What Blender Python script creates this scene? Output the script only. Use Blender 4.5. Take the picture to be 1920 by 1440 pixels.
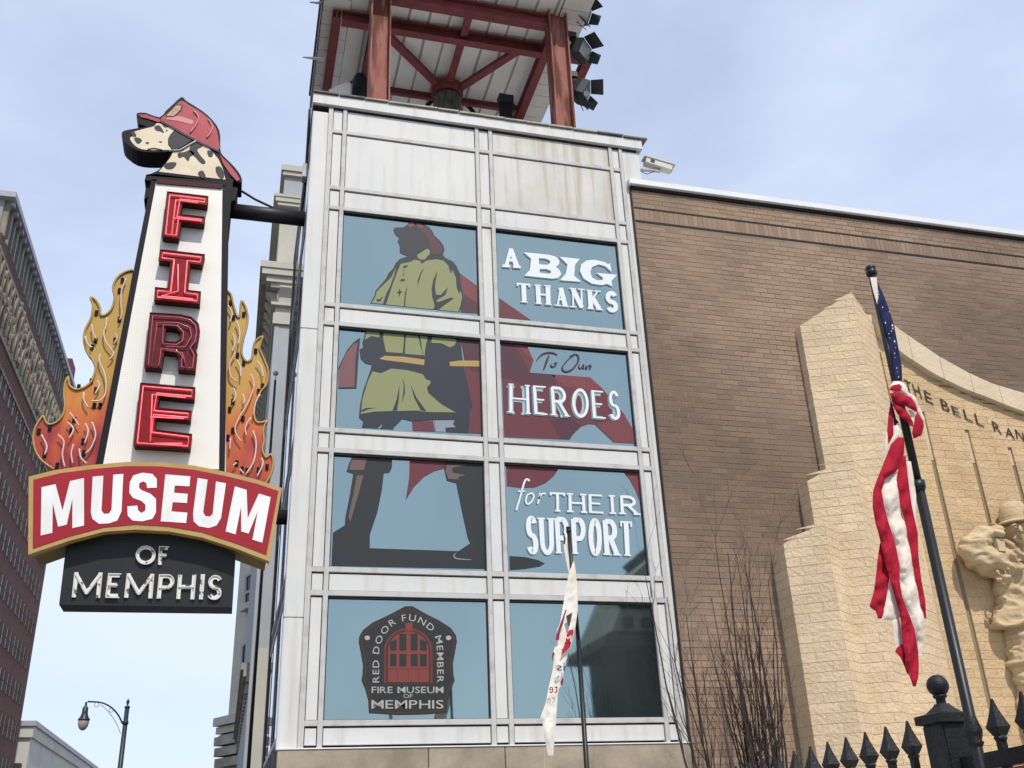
import bpy, bmesh, math, random
from math import sin, cos, pi, radians
from mathutils import Vector, Matrix
from mathutils.geometry import tessellate_polygon

random.seed(11)
for o in list(bpy.data.objects):
    bpy.data.objects.remove(o)
SC = bpy.context.scene
COL = SC.collection

# ------------------------------------------------------------------ camera
FPX, YAW, PIT, ROL = 1862.646304, 0.277267, 0.435714, -0.042261
CAM = Vector((-0.82436, -9.758269, -0.709882))
_F = Vector((sin(YAW) * cos(PIT), cos(YAW) * cos(PIT), sin(PIT)))
_R0 = Vector((cos(YAW), -sin(YAW), 0))
_U0 = _R0.cross(_F)
_R = _R0 * cos(ROL) + _U0 * sin(ROL)
_U = -_R0 * sin(ROL) + _U0 * cos(ROL)
cd = bpy.data.cameras.new('camera')
cam = bpy.data.objects.new('camera', cd)
COL.objects.link(cam)
cd.sensor_fit = 'HORIZONTAL'
cd.sensor_width = 36
cd.lens = FPX / 1920 * 36
cd.clip_start = 0.05
cd.clip_end = 3000
M = Matrix((_R, _U, -_F)).transposed().to_4x4()
M.translation = CAM
cam.matrix_world = M
SC.camera = cam
SC.render.resolution_x, SC.render.resolution_y = 1024, 768

# ------------------------------------------------------------------ sky, sun, exposure
SUN_EL = radians(54)
SUN = Vector((0.16, -1.0, 0.0)).normalized() * cos(SUN_EL) + Vector((0, 0, sin(SUN_EL)))
w = bpy.data.worlds.new('World')
SC.world = w
w.use_nodes = True
nt = w.node_tree
nt.nodes.clear()
wo = nt.nodes.new('ShaderNodeOutputWorld')
bg = nt.nodes.new('ShaderNodeBackground')
bg.inputs['Strength'].default_value = 0.13
sky = nt.nodes.new('ShaderNodeTexSky')
sky.sky_type = 'NISHITA'
sky.sun_disc = False
sky.sun_elevation = SUN_EL
sky.sun_rotation = math.atan2(SUN.x, SUN.y)
sky.air_density = 1.0
sky.dust_density = 1.0
sky.ozone_density = 3.0
tc = nt.nodes.new('ShaderNodeTexCoord')
mp = nt.nodes.new('ShaderNodeMapping')
mp.inputs['Scale'].default_value = (1.0, 1.0, 2.2)
n1 = nt.nodes.new('ShaderNodeTexNoise')
n1.inputs['Scale'].default_value = 1.7
n1.inputs['Detail'].default_value = 7
n1.inputs['Roughness'].default_value = 0.52
n1.inputs['Distortion'].default_value = 0.35
cr = nt.nodes.new('ShaderNodeValToRGB')
cr.color_ramp.elements[0].position = 0.34
cr.color_ramp.elements[0].color = (0.50, 0.50, 0.50, 1)
cr.color_ramp.elements[1].position = 0.70
cr.color_ramp.elements[1].color = (1, 1, 1, 1)
mx = nt.nodes.new('ShaderNodeMix')
mx.data_type = 'RGBA'
mx.inputs[7].default_value = (5.0, 5.65, 7.0, 1)      # thin bright high cloud
L = nt.links.new
L(tc.outputs['Generated'], mp.inputs['Vector'])
L(mp.outputs['Vector'], n1.inputs['Vector'])
L(n1.outputs['Fac'], cr.inputs['Fac'])
L(cr.outputs['Color'], mx.inputs[0])
L(sky.outputs['Color'], mx.inputs[6])
L(mx.outputs[2], bg.inputs['Color'])
L(bg.outputs['Background'], wo.inputs['Surface'])

sd = bpy.data.lights.new('sun', 'SUN')
sd.energy = 3.1
sd.angle = radians(1.0)
sd.color = (1.0, 0.93, 0.82)
so = bpy.data.objects.new('sun', sd)
COL.objects.link(so)
so.location = (6, -12, 20)
so.rotation_euler = (-SUN).to_track_quat('-Z', 'Y').to_euler()

SC.view_settings.view_transform = 'Standard'
SC.view_settings.look = 'None'
SC.view_settings.exposure = 0.33
SC.view_settings.gamma = 1.0
SC.view_settings.use_curve_mapping = False

# ------------------------------------------------------------------ pixel -> place helpers
def ray(x, y):
    return _R * ((x - 960) / FPX) + _U * ((720 - y) / FPX) + _F

def onY(x, y, Y):
    d = ray(x, y)
    return CAM + d * ((Y - CAM.y) / d.y)

def onX(x, y, X):
    d = ray(x, y)
    return CAM + d * ((X - CAM.x) / d.x)

def onZ(x, y, Z):
    d = ray(x, y)
    return CAM + d * ((Z - CAM.z) / d.z)

def onP(x, y, p, n):
    d = ray(x, y)
    return CAM + d * ((p - CAM).dot(n) / d.dot(n))

def proj(p):
    d = Vector(p) - CAM
    k = d.dot(_F)
    return 960 + FPX * d.dot(_R) / k, 720 - FPX * d.dot(_U) / k, k

def C(o, s, pts):
    return [(o[0] + x / s, o[1] + y / s) for x, y in pts]

# ------------------------------------------------------------------ materials
MATS = {}

def mat(name, col, rough=0.6, metal=0.0, var=0.0, vscale=3.0, vstretch=(1, 1, 1), col2=None, bump=0.0, bscale=40.0,
        spec=None, ior=None, island=0.0, emit=None, estr=0.0, tint=None, detail=5, dirt=None, alpha=None, rvar=0.0, voff=(0, 0, 0)):
    if name in MATS:
        return MATS[name]
    m = bpy.data.materials.new(name)
    MATS[name] = m
    m.use_nodes = True
    t = m.node_tree
    b = t.nodes['Principled BSDF']
    b.inputs['Roughness'].default_value = rough
    b.inputs['Metallic'].default_value = metal
    b.inputs['Specular IOR Level'].default_value = 0.3 if spec is None else spec
    if ior:
        b.inputs['IOR'].default_value = ior
    if tint:
        b.inputs['Specular Tint'].default_value = (*tint, 1)
    if emit:
        b.inputs['Emission Color'].default_value = (*emit, 1)
        b.inputs['Emission Strength'].default_value = estr
    src = t.nodes.new('ShaderNodeRGB')
    src.outputs[0].default_value = (*col, 1)
    cur = src.outputs[0]
    co = t.nodes.new('ShaderNodeTexCoord')
    if island > 0:
        gp = t.nodes.new('ShaderNodeNewGeometry')
        cvec = gp.outputs['Position']
    else:
        cvec = co.outputs['Object']
    if var > 0 or col2:
        mpg = t.nodes.new('ShaderNodeMapping')
        mpg.inputs['Scale'].default_value = vstretch
        mpg.inputs['Location'].default_value = voff
        nz = t.nodes.new('ShaderNodeTexNoise')
        nz.inputs['Scale'].default_value = vscale
        nz.inputs['Detail'].default_value = detail
        nz.inputs['Roughness'].default_value = 0.6
        t.links.new(cvec, mpg.inputs['Vector'])
        t.links.new(mpg.outputs['Vector'], nz.inputs['Vector'])
        rp = t.nodes.new('ShaderNodeValToRGB')
        rp.color_ramp.elements[0].position = 0.36
        rp.color_ramp.elements[1].position = 0.66
        t.links.new(nz.outputs['Fac'], rp.inputs['Fac'])
        mi = t.nodes.new('ShaderNodeMix')
        mi.data_type = 'RGBA'
        c2 = col2 if col2 else tuple(c * (1 - var) for c in col)
        mi.inputs[7].default_value = (*c2, 1)
        t.links.new(rp.outputs['Color'], mi.inputs[0])
        t.links.new(cur, mi.inputs[6])
        cur = mi.outputs[2]
        if rvar:
            ma = t.nodes.new('ShaderNodeMath')
            ma.operation = 'MULTIPLY_ADD'
            ma.inputs[1].default_value = rvar
            ma.inputs[2].default_value = rough
            t.links.new(nz.outputs['Fac'], ma.inputs[0])
            t.links.new(ma.outputs[0], b.inputs['Roughness'])
    if island > 0:
        g = t.nodes.new('ShaderNodeNewGeometry')
        oi = t.nodes.new('ShaderNodeObjectInfo')
        ad = t.nodes.new('ShaderNodeMath')
        ad.operation = 'ADD'
        t.links.new(g.outputs['Random Per Island'], ad.inputs[0])
        t.links.new(oi.outputs['Random'], ad.inputs[1])
        fr = t.nodes.new('ShaderNodeMath')
        fr.operation = 'FRACT'
        t.links.new(ad.outputs[0], fr.inputs[0])
        mr = t.nodes.new('ShaderNodeMapRange')
        mr.inputs['To Min'].default_value = 1 - island
        mr.inputs['To Max'].default_value = 1 + island * 0.8
        t.links.new(fr.outputs[0], mr.inputs['Value'])
        hs = t.nodes.new('ShaderNodeHueSaturation')
        t.links.new(mr.outputs[0], hs.inputs['Value'])
        t.links.new(cur, hs.inputs['Color'])
        cur = hs.outputs[0]
    if dirt:
        # dirt = (colour, scale xyz, threshold lo, hi, amount)
        dc, dsc, lo, hi, amt = dirt
        mpg = t.nodes.new('ShaderNodeMapping')
        mpg.inputs['Scale'].default_value = dsc
        nz = t.nodes.new('ShaderNodeTexNoise')
        nz.inputs['Scale'].default_value = 1.0
        nz.inputs['Detail'].default_value = 6
        t.links.new(co.outputs['Object'], mpg.inputs['Vector'])
        t.links.new(mpg.outputs['Vector'], nz.inputs['Vector'])
        mr = t.nodes.new('ShaderNodeMapRange')
        mr.inputs['From Min'].default_value = lo
        mr.inputs['From Max'].default_value = hi
        mr.inputs['To Max'].default_value = amt
        t.links.new(nz.outputs['Fac'], mr.inputs['Value'])
        mi = t.nodes.new('ShaderNodeMix')
        mi.data_type = 'RGBA'
        mi.inputs[7].default_value = (*dc, 1)
        t.links.new(mr.outputs[0], mi.inputs[0])
        t.links.new(cur, mi.inputs[6])
        cur = mi.outputs[2]
    t.links.new(cur, b.inputs['Base Color'])
    if bump > 0:
        nb = t.nodes.new('ShaderNodeTexNoise')
        nb.inputs['Scale'].default_value = bscale
        nb.inputs['Detail'].default_value = 4
        t.links.new(cvec, nb.inputs['Vector'])
        bp = t.nodes.new('ShaderNodeBump')
        bp.inputs['Strength'].default_value = bump
        bp.inputs['Distance'].default_value = 0.02
        t.links.new(nb.outputs['Fac'], bp.inputs['Height'])
        t.links.new(bp.outputs['Normal'], b.inputs['Normal'])
    return m

BRICK_SHADE_OFF = (5.2, 2.0, 0.3)  # noise shift that puts the wall's lower-left shade into the brick tone
white_panel = mat('white_panel', (0.60, 0.60, 0.585), 0.55, 0.0, dirt=((0.40, 0.37, 0.30), (9, 9, 0.9), 0.50, 0.78, 0.55), col2=(0.55, 0.555, 0.55), vscale=1.4)
stain_panel = mat('stained_panel', (0.58, 0.575, 0.55), 0.58, 0.0, dirt=((0.30, 0.22, 0.12), (11, 11, 0.55), 0.47, 0.80, 0.85), col2=(0.47, 0.455, 0.41), vscale=1.1)
mullion_m = mat('mullion_metal', (0.47, 0.465, 0.455), 0.55, 0.0, dirt=((0.26, 0.235, 0.20), (6, 6, 6), 0.50, 0.75, 0.6))
gasket = mat('gasket_black', (0.012, 0.012, 0.012), 0.7)
glass_m = mat('coated_glass', (0.012, 0.022, 0.025), 0.03, 0.0, spec=0.5, ior=4.6, tint=(0.70, 0.90, 0.87), bump=0.015, bscale=1.1, dirt=((0.13, 0.155, 0.15), (1.1, 1.1, 0.5), 0.42, 0.75, 0.30))
side_glass = mat('side_glass', (0.03, 0.04, 0.045), 0.02, ior=2.6, spec=0.5)
dark_metal = mat('dark_metal', (0.014, 0.013, 0.015), 0.5, spec=0.3)
stone_base_m = mat('base_stone', (0.36, 0.31, 0.235), 0.7, col2=(0.22, 0.185, 0.135), vscale=2.2, bump=0.15, bscale=30)
brick_m = mat('brown_brick', (0.325, 0.228, 0.160), 0.9, col2=(0.165, 0.118, 0.085), vscale=0.24, island=0.13, bump=0.35, bscale=60, detail=3, voff=BRICK_SHADE_OFF)
mortar_m = mat('brown_mortar', (0.30, 0.225, 0.168), 0.95, col2=(0.15, 0.11, 0.082), vscale=0.8)
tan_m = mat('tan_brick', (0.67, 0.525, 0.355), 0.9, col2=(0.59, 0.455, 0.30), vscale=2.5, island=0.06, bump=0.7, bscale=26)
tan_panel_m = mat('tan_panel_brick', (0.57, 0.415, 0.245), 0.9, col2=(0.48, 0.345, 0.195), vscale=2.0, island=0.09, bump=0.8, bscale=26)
tan_mortar = mat('tan_mortar', (0.68, 0.55, 0.39), 0.95, col2=(0.44, 0.34, 0.22), vscale=1.2)
band_m = mat('band_stone', (0.62, 0.52, 0.375), 0.85, col2=(0.55, 0.46, 0.32), vscale=3, bump=0.4, bscale=30)
carve_m = mat('carved_letter', (0.055, 0.038, 0.025), 0.9)
groove_m = mat('groove', (0.25, 0.19, 0.12), 0.9)
coping_m = mat('white_coping', (0.72, 0.73, 0.74), 0.4, var=0.08, vscale=2)
iron_m = mat('black_iron', (0.011, 0.011, 0.012), 0.5, spec=0.3, bump=0.25, bscale=90, dirt=((0.05, 0.047, 0.042), (14, 14, 14), 0.55, 0.75, 0.45))
pole_m = mat('black_pole', (0.010, 0.011, 0.012), 0.4, spec=0.3)
red_paint = mat('red_steel', (0.215, 0.05, 0.052), 0.6, col2=(0.145, 0.034, 0.038), vscale=5)
rust_m = mat('rusted_steel', (0.30, 0.105, 0.085), 0.8, dirt=((0.10, 0.032, 0.018), (7, 7, 1.0), 0.44, 0.56, 0.95), col2=(0.30, 0.13, 0.10), vscale=6, bump=0.3, bscale=50)
soffit_m = mat('white_soffit', (0.80, 0.79, 0.75), 0.6, col2=(0.70, 0.68, 0.63), vscale=1.6)
bell_m = mat('bell_metal', (0.17, 0.165, 0.155), 0.6, 0.3, col2=(0.05, 0.05, 0.05), vscale=9, vstretch=(2, 2, 0.4))
flood_m = mat('floodlight_housing', (0.018, 0.024, 0.028), 0.5, var=0.3, vscale=12)
lens_m = mat('lamp_lens', (0.30, 0.32, 0.30), 0.15, var=0.4, vscale=14)
camwhite_m = mat('camera_white', (0.55, 0.53, 0.48), 0.5)
# sign
sign_black = mat('sign_black', (0.010, 0.010, 0.013), 0.6, spec=0.15)
sign_charcoal = mat('sign_charcoal', (0.014, 0.017, 0.019), 0.5, var=0.2, vscale=2)
sign_red = mat('sign_red', (0.315, 0.008, 0.022), 0.5, var=0.12, vscale=2)
sign_gold = mat('sign_gold', (0.46, 0.30, 0.105), 0.42, var=0.18, vscale=4)
gold_side = mat('gold_side', (0.30, 0.20, 0.075), 0.6, var=0.35, vscale=2.2)
brown_under = mat('brown_under', (0.085, 0.055, 0.03), 0.6)
letter_white = mat('letter_white', (0.76, 0.76, 0.755), 0.5, dirt=((0.52, 0.50, 0.46), (4, 4, 1.2), 0.50, 0.78, 0.6))
chan_red = mat('channel_red', (0.21, 0.005, 0.010), 0.6, spec=0.2, var=0.3, vscale=8)
chan_dull = mat('channel_dull_red', (0.115, 0.007, 0.014), 0.6, spec=0.2, var=0.3, vscale=8)
chan_side = mat('channel_side', (0.055, 0.005, 0.008), 0.6, spec=0.2)
neon_on = mat('neon_lit', (0.95, 0.25, 0.25), 0.2, emit=(1.0, 0.09, 0.12), estr=0.9)
neon_off = mat('neon_unlit_red', (0.45, 0.12, 0.14), 0.15)
neon_white = mat('neon_unlit_white', (0.62, 0.55, 0.52), 0.2)
neon_pink = mat('neon_unlit_pink', (0.70, 0.46, 0.44), 0.15)
tube_letter = mat('tube_letter', (0.66, 0.68, 0.62), 0.3, dirt=((0.05, 0.05, 0.05), (16, 16, 16), 0.56, 0.60, 0.9))
dog_cream = mat('dog_cream', (0.66, 0.585, 0.44), 0.45, col2=(0.60, 0.50, 0.35), vscale=3)
dog_black = mat('dog_black', (0.02, 0.02, 0.026), 0.55)
helmet_red = mat('helmet_red', (0.43, 0.075, 0.085), 0.3, col2=(0.33, 0.045, 0.055), vscale=4)
helmet_hi = mat('helmet_highlight', (0.56, 0.22, 0.23), 0.35)
badge_m = mat('badge_tan', (0.52, 0.33, 0.22), 0.5, var=0.5, vscale=30)
# mural prints
mur_dark = mat('print_dark', (0.021, 0.027, 0.040), 0.55, spec=0.3)
mur_char = mat('print_charcoal', (0.021, 0.025, 0.029), 0.55, spec=0.3)
mur_olive = mat('print_olive', (0.215, 0.235, 0.108), 0.55, spec=0.3)
mur_red = mat('print_cape', (0.118, 0.028, 0.040), 0.55, spec=0.3)
mur_red2 = mat('print_cape_bright', (0.160, 0.040, 0.050), 0.55, spec=0.3)
mur_red3 = mat('print_cape_dark', (0.068, 0.024, 0.036), 0.55, spec=0.3)
mur_axe = mat('print_axe', (0.165, 0.070, 0.078), 0.55, spec=0.3)
mur_yel = mat('print_handle', (0.36, 0.245, 0.085), 0.55, spec=0.3)
mur_brown = mat('print_brown', (0.13, 0.085, 0.08), 0.55, spec=0.3)
mur_hat = mat('print_hat', (0.072, 0.028, 0.040), 0.55, spec=0.3)
mur_hat2 = mat('print_hat_light', (0.16, 0.065, 0.06), 0.55, spec=0.3)
mur_gray = mat('print_grey', (0.21, 0.25, 0.30), 0.55, spec=0.3)
mur_shadow = mat('print_letter_shadow', (0.135, 0.20, 0.225), 0.55, spec=0.3)
mur_sh2 = mat('print_letter_outline', (0.33, 0.42, 0.45), 0.55, spec=0.3)
vinyl_white = mat('vinyl_white', (0.66, 0.70, 0.72), 0.6, spec=0.3)
mur_purple = mat('print_purple', (0.055, 0.018, 0.038), 0.55, spec=0.3)
emb_dark = mat('emblem_black', (0.022, 0.023, 0.023), 0.55, spec=0.3)
emb_red = mat('emblem_red', (0.175, 0.042, 0.036), 0.55, spec=0.3)
emb_red2 = mat('emblem_red_dark', (0.105, 0.03, 0.03), 0.55, spec=0.3)
emb_txt = mat('emblem_letter', (0.34, 0.34, 0.33), 0.55, spec=0.3)
# flags
flag_red = mat('flag_red', (0.36, 0.012, 0.030), 0.85, spec=0.15, var=0.22, vscale=9)
flag_white = mat('flag_white', (0.70, 0.615, 0.54), 0.85, spec=0.15, var=0.06, vscale=6)
flag_blue = mat('flag_blue', (0.012, 0.018, 0.075), 0.8, spec=0.2, var=0.3, vscale=12)
flag_cloth = mat('flag_cloth', (0.72, 0.70, 0.64), 0.65, col2=(0.62, 0.56, 0.47), vscale=3)
flag_maroon = mat('flag_maroon', (0.20, 0.018, 0.035), 0.6)
flag_ink = mat('flag_ink', (0.05, 0.035, 0.06), 0.6)
rope_m = mat('rope', (0.42, 0.34, 0.25), 0.8)
# town
hotel_brick = mat('hotel_brick', (0.112, 0.055, 0.048), 0.9, col2=(0.088, 0.043, 0.038), vscale=0.5, bump=0.2, bscale=3)
hotel_stone = mat('hotel_stone', (0.27, 0.24, 0.19), 0.85, col2=(0.17, 0.15, 0.115), vscale=0.6)
hotel_green = mat('hotel_attic', (0.26, 0.28, 0.26), 0.7, col2=(0.19, 0.20, 0.19), vscale=0.5)
hotel_cornice = mat('hotel_cornice', (0.33, 0.33, 0.37), 0.6)
win_dark = mat('window_dark', (0.022, 0.018, 0.020), 0.15)
win_blind = mat('window_blind', (0.10, 0.09, 0.085), 0.4)
win_frame = mat('window_frame_brown', (0.05, 0.034, 0.032), 0.6)
cream_m = mat('cream_stone', (0.46, 0.44, 0.375), 0.8, col2=(0.40, 0.38, 0.32), vscale=1.2, bump=0.1, bscale=10)
cream_gray = mat('grey_render', (0.34, 0.36, 0.375), 0.8, col2=(0.30, 0.32, 0.335), vscale=0.8)
cream_dark = mat('shaded_stone', (0.36, 0.335, 0.275), 0.9, col2=(0.22, 0.20, 0.16), vscale=1.5)  # darker cream; carries the shade of soffits and street-side parts in its colour
brownwall_m = mat('brown_render', (0.13, 0.095, 0.085), 0.9)
lowwhite_m = mat('low_white_wall', (0.50, 0.485, 0.44), 0.8, col2=(0.43, 0.42, 0.385), vscale=0.3)
lamp_iron = mat('lamp_green_iron', (0.02, 0.033, 0.04), 0.4)
globe_m = mat('lamp_globe', (0.42, 0.37, 0.33), 0.35, var=0.2, vscale=5)
bark_m = mat('twig_bark', (0.050, 0.037, 0.032), 0.85, var=0.35, vscale=20)
asphalt_m = mat('asphalt', (0.05, 0.05, 0.052), 0.95, var=0.3, vscale=4, bump=0.3, bscale=60)
pave_m = mat('paving', (0.42, 0.41, 0.385), 0.9, var=0.2, vscale=2, bump=0.2, bscale=40)
ground_m = mat('ground_concrete', (0.20, 0.195, 0.185), 0.95, var=0.25, vscale=0.3)
refl_brick = mat('opposite_brick', (0.060, 0.036, 0.033), 0.9, var=0.35, vscale=0.8)
refl_stone = mat('opposite_stone', (0.27, 0.255, 0.215), 0.85, var=0.3, vscale=0.7)
refl_red = mat('opposite_red', (0.10, 0.012, 0.018), 0.6)
banner_red = mat('banner_red', (0.42, 0.012, 0.025), 0.5, var=0.1, vscale=5)

# perforated sign face: tiny dark holes in a diagonal grid
def perf():
    m = bpy.data.materials.new('perforated_white')
    m.use_nodes = True
    t = m.node_tree
    b = t.nodes['Principled BSDF']
    b.inputs['Roughness'].default_value = 0.5
    co = t.nodes.new('ShaderNodeTexCoord')
    sx = t.nodes.new('ShaderNodeSeparateXYZ')
    t.links.new(co.outputs['Object'], sx.inputs[0])
    k = 2 * pi / 0.036
    def trig(op, a, b_):
        ad = t.nodes.new('ShaderNodeMath'); ad.operation = op
        t.links.new(sx.outputs['X'], ad.inputs[0]); t.links.new(sx.outputs['Z'], ad.inputs[1])
        mu = t.nodes.new('ShaderNodeMath'); mu.operation = 'MULTIPLY'; mu.inputs[1].default_value = k * 0.7
        t.links.new(ad.outputs[0], mu.inputs[0])
        si = t.nodes.new('ShaderNodeMath'); si.operation = 'SINE'
        t.links.new(mu.outputs[0], si.inputs[0])
        return si.outputs[0]
    a1 = trig('ADD', 0, 0); a2 = trig('SUBTRACT', 0, 0)
    mxm = t.nodes.new('ShaderNodeMath'); mxm.operation = 'MULTIPLY'
    t.links.new(a1, mxm.inputs[0]); t.links.new(a2, mxm.inputs[1])
    mr = t.nodes.new('ShaderNodeMapRange')
    mr.inputs['From Min'].default_value = 0.35; mr.inputs['From Max'].default_value = 0.75
    t.links.new(mxm.outputs[0], mr.inputs['Value'])
    mi = t.nodes.new('ShaderNodeMix'); mi.data_type = 'RGBA'
    mi.inputs[6].default_value = (0.74, 0.715, 0.66, 1); mi.inputs[7].default_value = (0.60, 0.58, 0.55, 1)
    t.links.new(mr.outputs[0], mi.inputs[0])
    t.links.new(mi.outputs[2], b.inputs['Base Color'])
    return m
perf_m = perf()

# painted flame: yellow tips to orange to deep red, airbrushed
def flame_mat():
    m = bpy.data.materials.new('painted_flame')
    m.use_nodes = True
    t = m.node_tree
    b = t.nodes['Principled BSDF']
    b.inputs['Roughness'].default_value = 0.35
    co = t.nodes.new('ShaderNodeTexCoord')
    sx = t.nodes.new('ShaderNodeSeparateXYZ')
    t.links.new(co.outputs['Object'], sx.inputs[0])
    mp_ = t.nodes.new('ShaderNodeMapping'); mp_.inputs['Scale'].default_value = (3.2, 3.2, 1.1)
    t.links.new(co.outputs['Object'], mp_.inputs['Vector'])
    nz = t.nodes.new('ShaderNodeTexNoise'); nz.inputs['Scale'].default_value = 1.5; nz.inputs['Detail'].default_value = 2
    t.links.new(mp_.outputs[0], nz.inputs['Vector'])
    # distance from the sign's centre line makes the outer, lower licks red
    ab = t.nodes.new('ShaderNodeMath'); ab.operation = 'ADD'; ab.inputs[1].default_value = 1.60
    t.links.new(sx.outputs['X'], ab.inputs[0])
    ab2 = t.nodes.new('ShaderNodeMath'); ab2.operation = 'ABSOLUTE'
    t.links.new(ab.outputs[0], ab2.inputs[0])
    m1 = t.nodes.new('ShaderNodeMath'); m1.operation = 'MULTIPLY_ADD'
    m1.inputs[1].default_value = 0.50; m1.inputs[2].default_value = -1.52      # z part
    t.links.new(sx.outputs['Z'], m1.inputs[0])
    m2 = t.nodes.new('ShaderNodeMath'); m2.operation = 'MULTIPLY_ADD'
    m2.inputs[1].default_value = -0.34
    t.links.new(ab2.outputs[0], m2.inputs[0]); t.links.new(m1.outputs[0], m2.inputs[2])
    m3 = t.nodes.new('ShaderNodeMath'); m3.operation = 'MULTIPLY_ADD'
    m3.inputs[1].default_value = 1.05
    t.links.new(nz.outputs['Fac'], m3.inputs[0]); t.links.new(m2.outputs[0], m3.inputs[2])
    rp = t.nodes.new('ShaderNodeValToRGB')
    e = rp.color_ramp.elements
    e[0].position = 0.10; e[0].color = (0.25, 0.014, 0.022, 1)
    e[1].position = 0.92; e[1].color = (0.43, 0.265, 0.045, 1)
    x = e.new(0.30); x.color = (0.42, 0.062, 0.016, 1)
    x = e.new(0.52); x.color = (0.52, 0.135, 0.020, 1)
    x = e.new(0.74); x.color = (0.49, 0.235, 0.035, 1)
    t.links.new(m3.outputs[0], rp.inputs['Fac'])
    t.links.new(rp.outputs[0], b.inputs['Base Color'])
    return m
flame_m = flame_mat()

# ------------------------------------------------------------------ mesh helpers
def setp(o, parent):
    if parent is not None:
        o.parent = parent
        mw = Matrix.Identity(4)
        p = parent
        mw = Matrix.Translation(p.get('_org', (0, 0, 0))) if '_org' in p else Matrix.Identity(4)
        o.matrix_parent_inverse = mw.inverted()

def obj(name, verts, faces, m, parent=None, smooth=False):
    me = bpy.data.meshes.new(name)
    me.from_pydata([tuple(v) for v in verts], [], faces)
    me.validate()
    bm = bmesh.new(); bm.from_mesh(me)
    bmesh.ops.recalc_face_normals(bm, faces=bm.faces)
    bm.to_mesh(me); bm.free()
    if smooth:
        for p in me.polygons:
            p.use_smooth = True
    if m:
        me.materials.append(m)
    o = bpy.data.objects.new(name, me)
    COL.objects.link(o)
    setp(o, parent)
    return o

def thing(name, label, cat, org=(0, 0, 0), group=None):
    o = bpy.data.objects.new(name, None)
    COL.objects.link(o)
    o.location = org
    o.empty_display_size = 0.2
    o['_org'] = tuple(org)
    tag(o, label, cat, group)
    return o

def tag(o, label, cat, group=None):
    o['label'] = label
    o['category'] = cat
    if group:
        o['group'] = group
    return o

BF = [(0, 1, 3, 2), (4, 6, 7, 5), (0, 4, 5, 1), (2, 3, 7, 6), (0, 2, 6, 4), (1, 5, 7, 3)]

def bxv(x0, x1, y0, y1, z0, z1):
    return [(x, y, z) for x in (x0, x1) for y in (y0, y1) for z in (z0, z1)]

class MB:
    def __init__(s):
        s.v = []; s.f = []
    def add(s, v, f):
        n = len(s.v); s.v += [tuple(q) for q in v]; s.f += [tuple(i + n for i in q) for q in f]; return s
    def box(s, *a):
        return s.add(bxv(*a), BF)
    def obox(s, p0, p1, w, h, up=Vector((0, 0, 1))):
        p0, p1 = Vector(p0), Vector(p1); d = (p1 - p0).normalized()
        r = d.cross(up).normalized(); u = r.cross(d)
        v = [p + r * (a * w / 2) + u * (b * h / 2) for p in (p0, p1) for a in (-1, 1) for b in (-1, 1)]
        return s.add(v, BF)
    def tube(s, pts, rad, n=8, cap=True, closed=False):
        pts = [Vector(p) for p in pts]; k = len(pts)
        rr = rad if isinstance(rad, (list, tuple)) else [rad] * k
        base = len(s.v)
        prev = None
        for i, p in enumerate(pts):
            if closed:
                d = pts[(i + 1) % k] - pts[i - 1]
            else:
                d = pts[min(i + 1, k - 1)] - pts[max(i - 1, 0)]
            if d.length < 1e-9: d = Vector((0, 0, 1))
            d.normalize()
            a = prev if prev is not None else (Vector((0, 1, 0)) if abs(d.y) < 0.9 else Vector((1, 0, 0)))
            a = (a - d * a.dot(d)); 
            if a.length < 1e-6: a = Vector((1, 0, 0)) - d * d.x
            a.normalize(); prev = a
            b = d.cross(a)
            for j in range(n):
                t = 2 * pi * j / n
                s.v.append(tuple(p + (a * cos(t) + b * sin(t)) * rr[i]))
        m = k if closed else k - 1
        for i in range(m):
            i2 = (i + 1) % k
            for j in range(n):
                j2 = (j + 1) % n
                s.f.append((base + i * n + j, base + i * n + j2, base + i2 * n + j2, base + i2 * n + j))
        if cap and not closed:
            s.f.append(tuple(base + j for j in range(n)))
            s.f.append(tuple(base + (k - 1) * n + j for j in range(n)))
        return s
    def lathe(s, c, prof, n=16, axis='z'):
        base = len(s.v); c = Vector(c)
        for r, h in prof:
            for j in range(n):
                t = 2 * pi * j / n
                s.v.append(tuple(c + (Vector((r * cos(t), r * sin(t), h)) if axis == 'z' else Vector((h, r * cos(t), r * sin(t))))))
        for i in range(len(prof) - 1):
            for j in range(n):
                j2 = (j + 1) % n
                s.f.append((base + i * n + j, base + i * n + j2, base + (i + 1) * n + j2, base + (i + 1) * n + j))
        return s
    def prism(s, polys, ext):
        """polys: list of loops of 3d points (outer, holes...), extruded by vector ext"""
        tris = tessellate_polygon([[Vector(p) for p in l] for l in polys])
        fl = [Vector(p) for l in polys for p in l]; n = len(fl); b = len(s.v); ext = Vector(ext)
        s.v += [tuple(p) for p in fl]
        two = ext.length > 1e-7
        if two: s.v += [tuple(p + ext) for p in fl]
        for t in tris:
            s.f.append(tuple(b + i for i in t))
            if two: s.f.append(tuple(b + n + i for i in reversed(t)))
        if two:
            o = 0
            for l in polys:
                k = len(l)
                for i in range(k):
                    j = (i + 1) % k
                    s.f.append((b + o + i, b + o + j, b + n + o + j, b + n + o + i))
                o += k
        return s
    def build(s, name, m, parent=None, smooth=False):
        return obj(name, s.v, s.f, m, parent, smooth)

def box(name, x0, x1, y0, y1, z0, z1, m, parent=None, bev=0.0):
    o = obj(name, bxv(x0, x1, y0, y1, z0, z1), BF, m, parent)
    if bev:
        bm = bmesh.new(); bm.from_mesh(o.data)
        bmesh.ops.bevel(bm, geom=bm.edges[:], offset=bev, segments=2, affect='EDGES')
        bm.to_mesh(o.data); bm.free()
    return o

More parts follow.
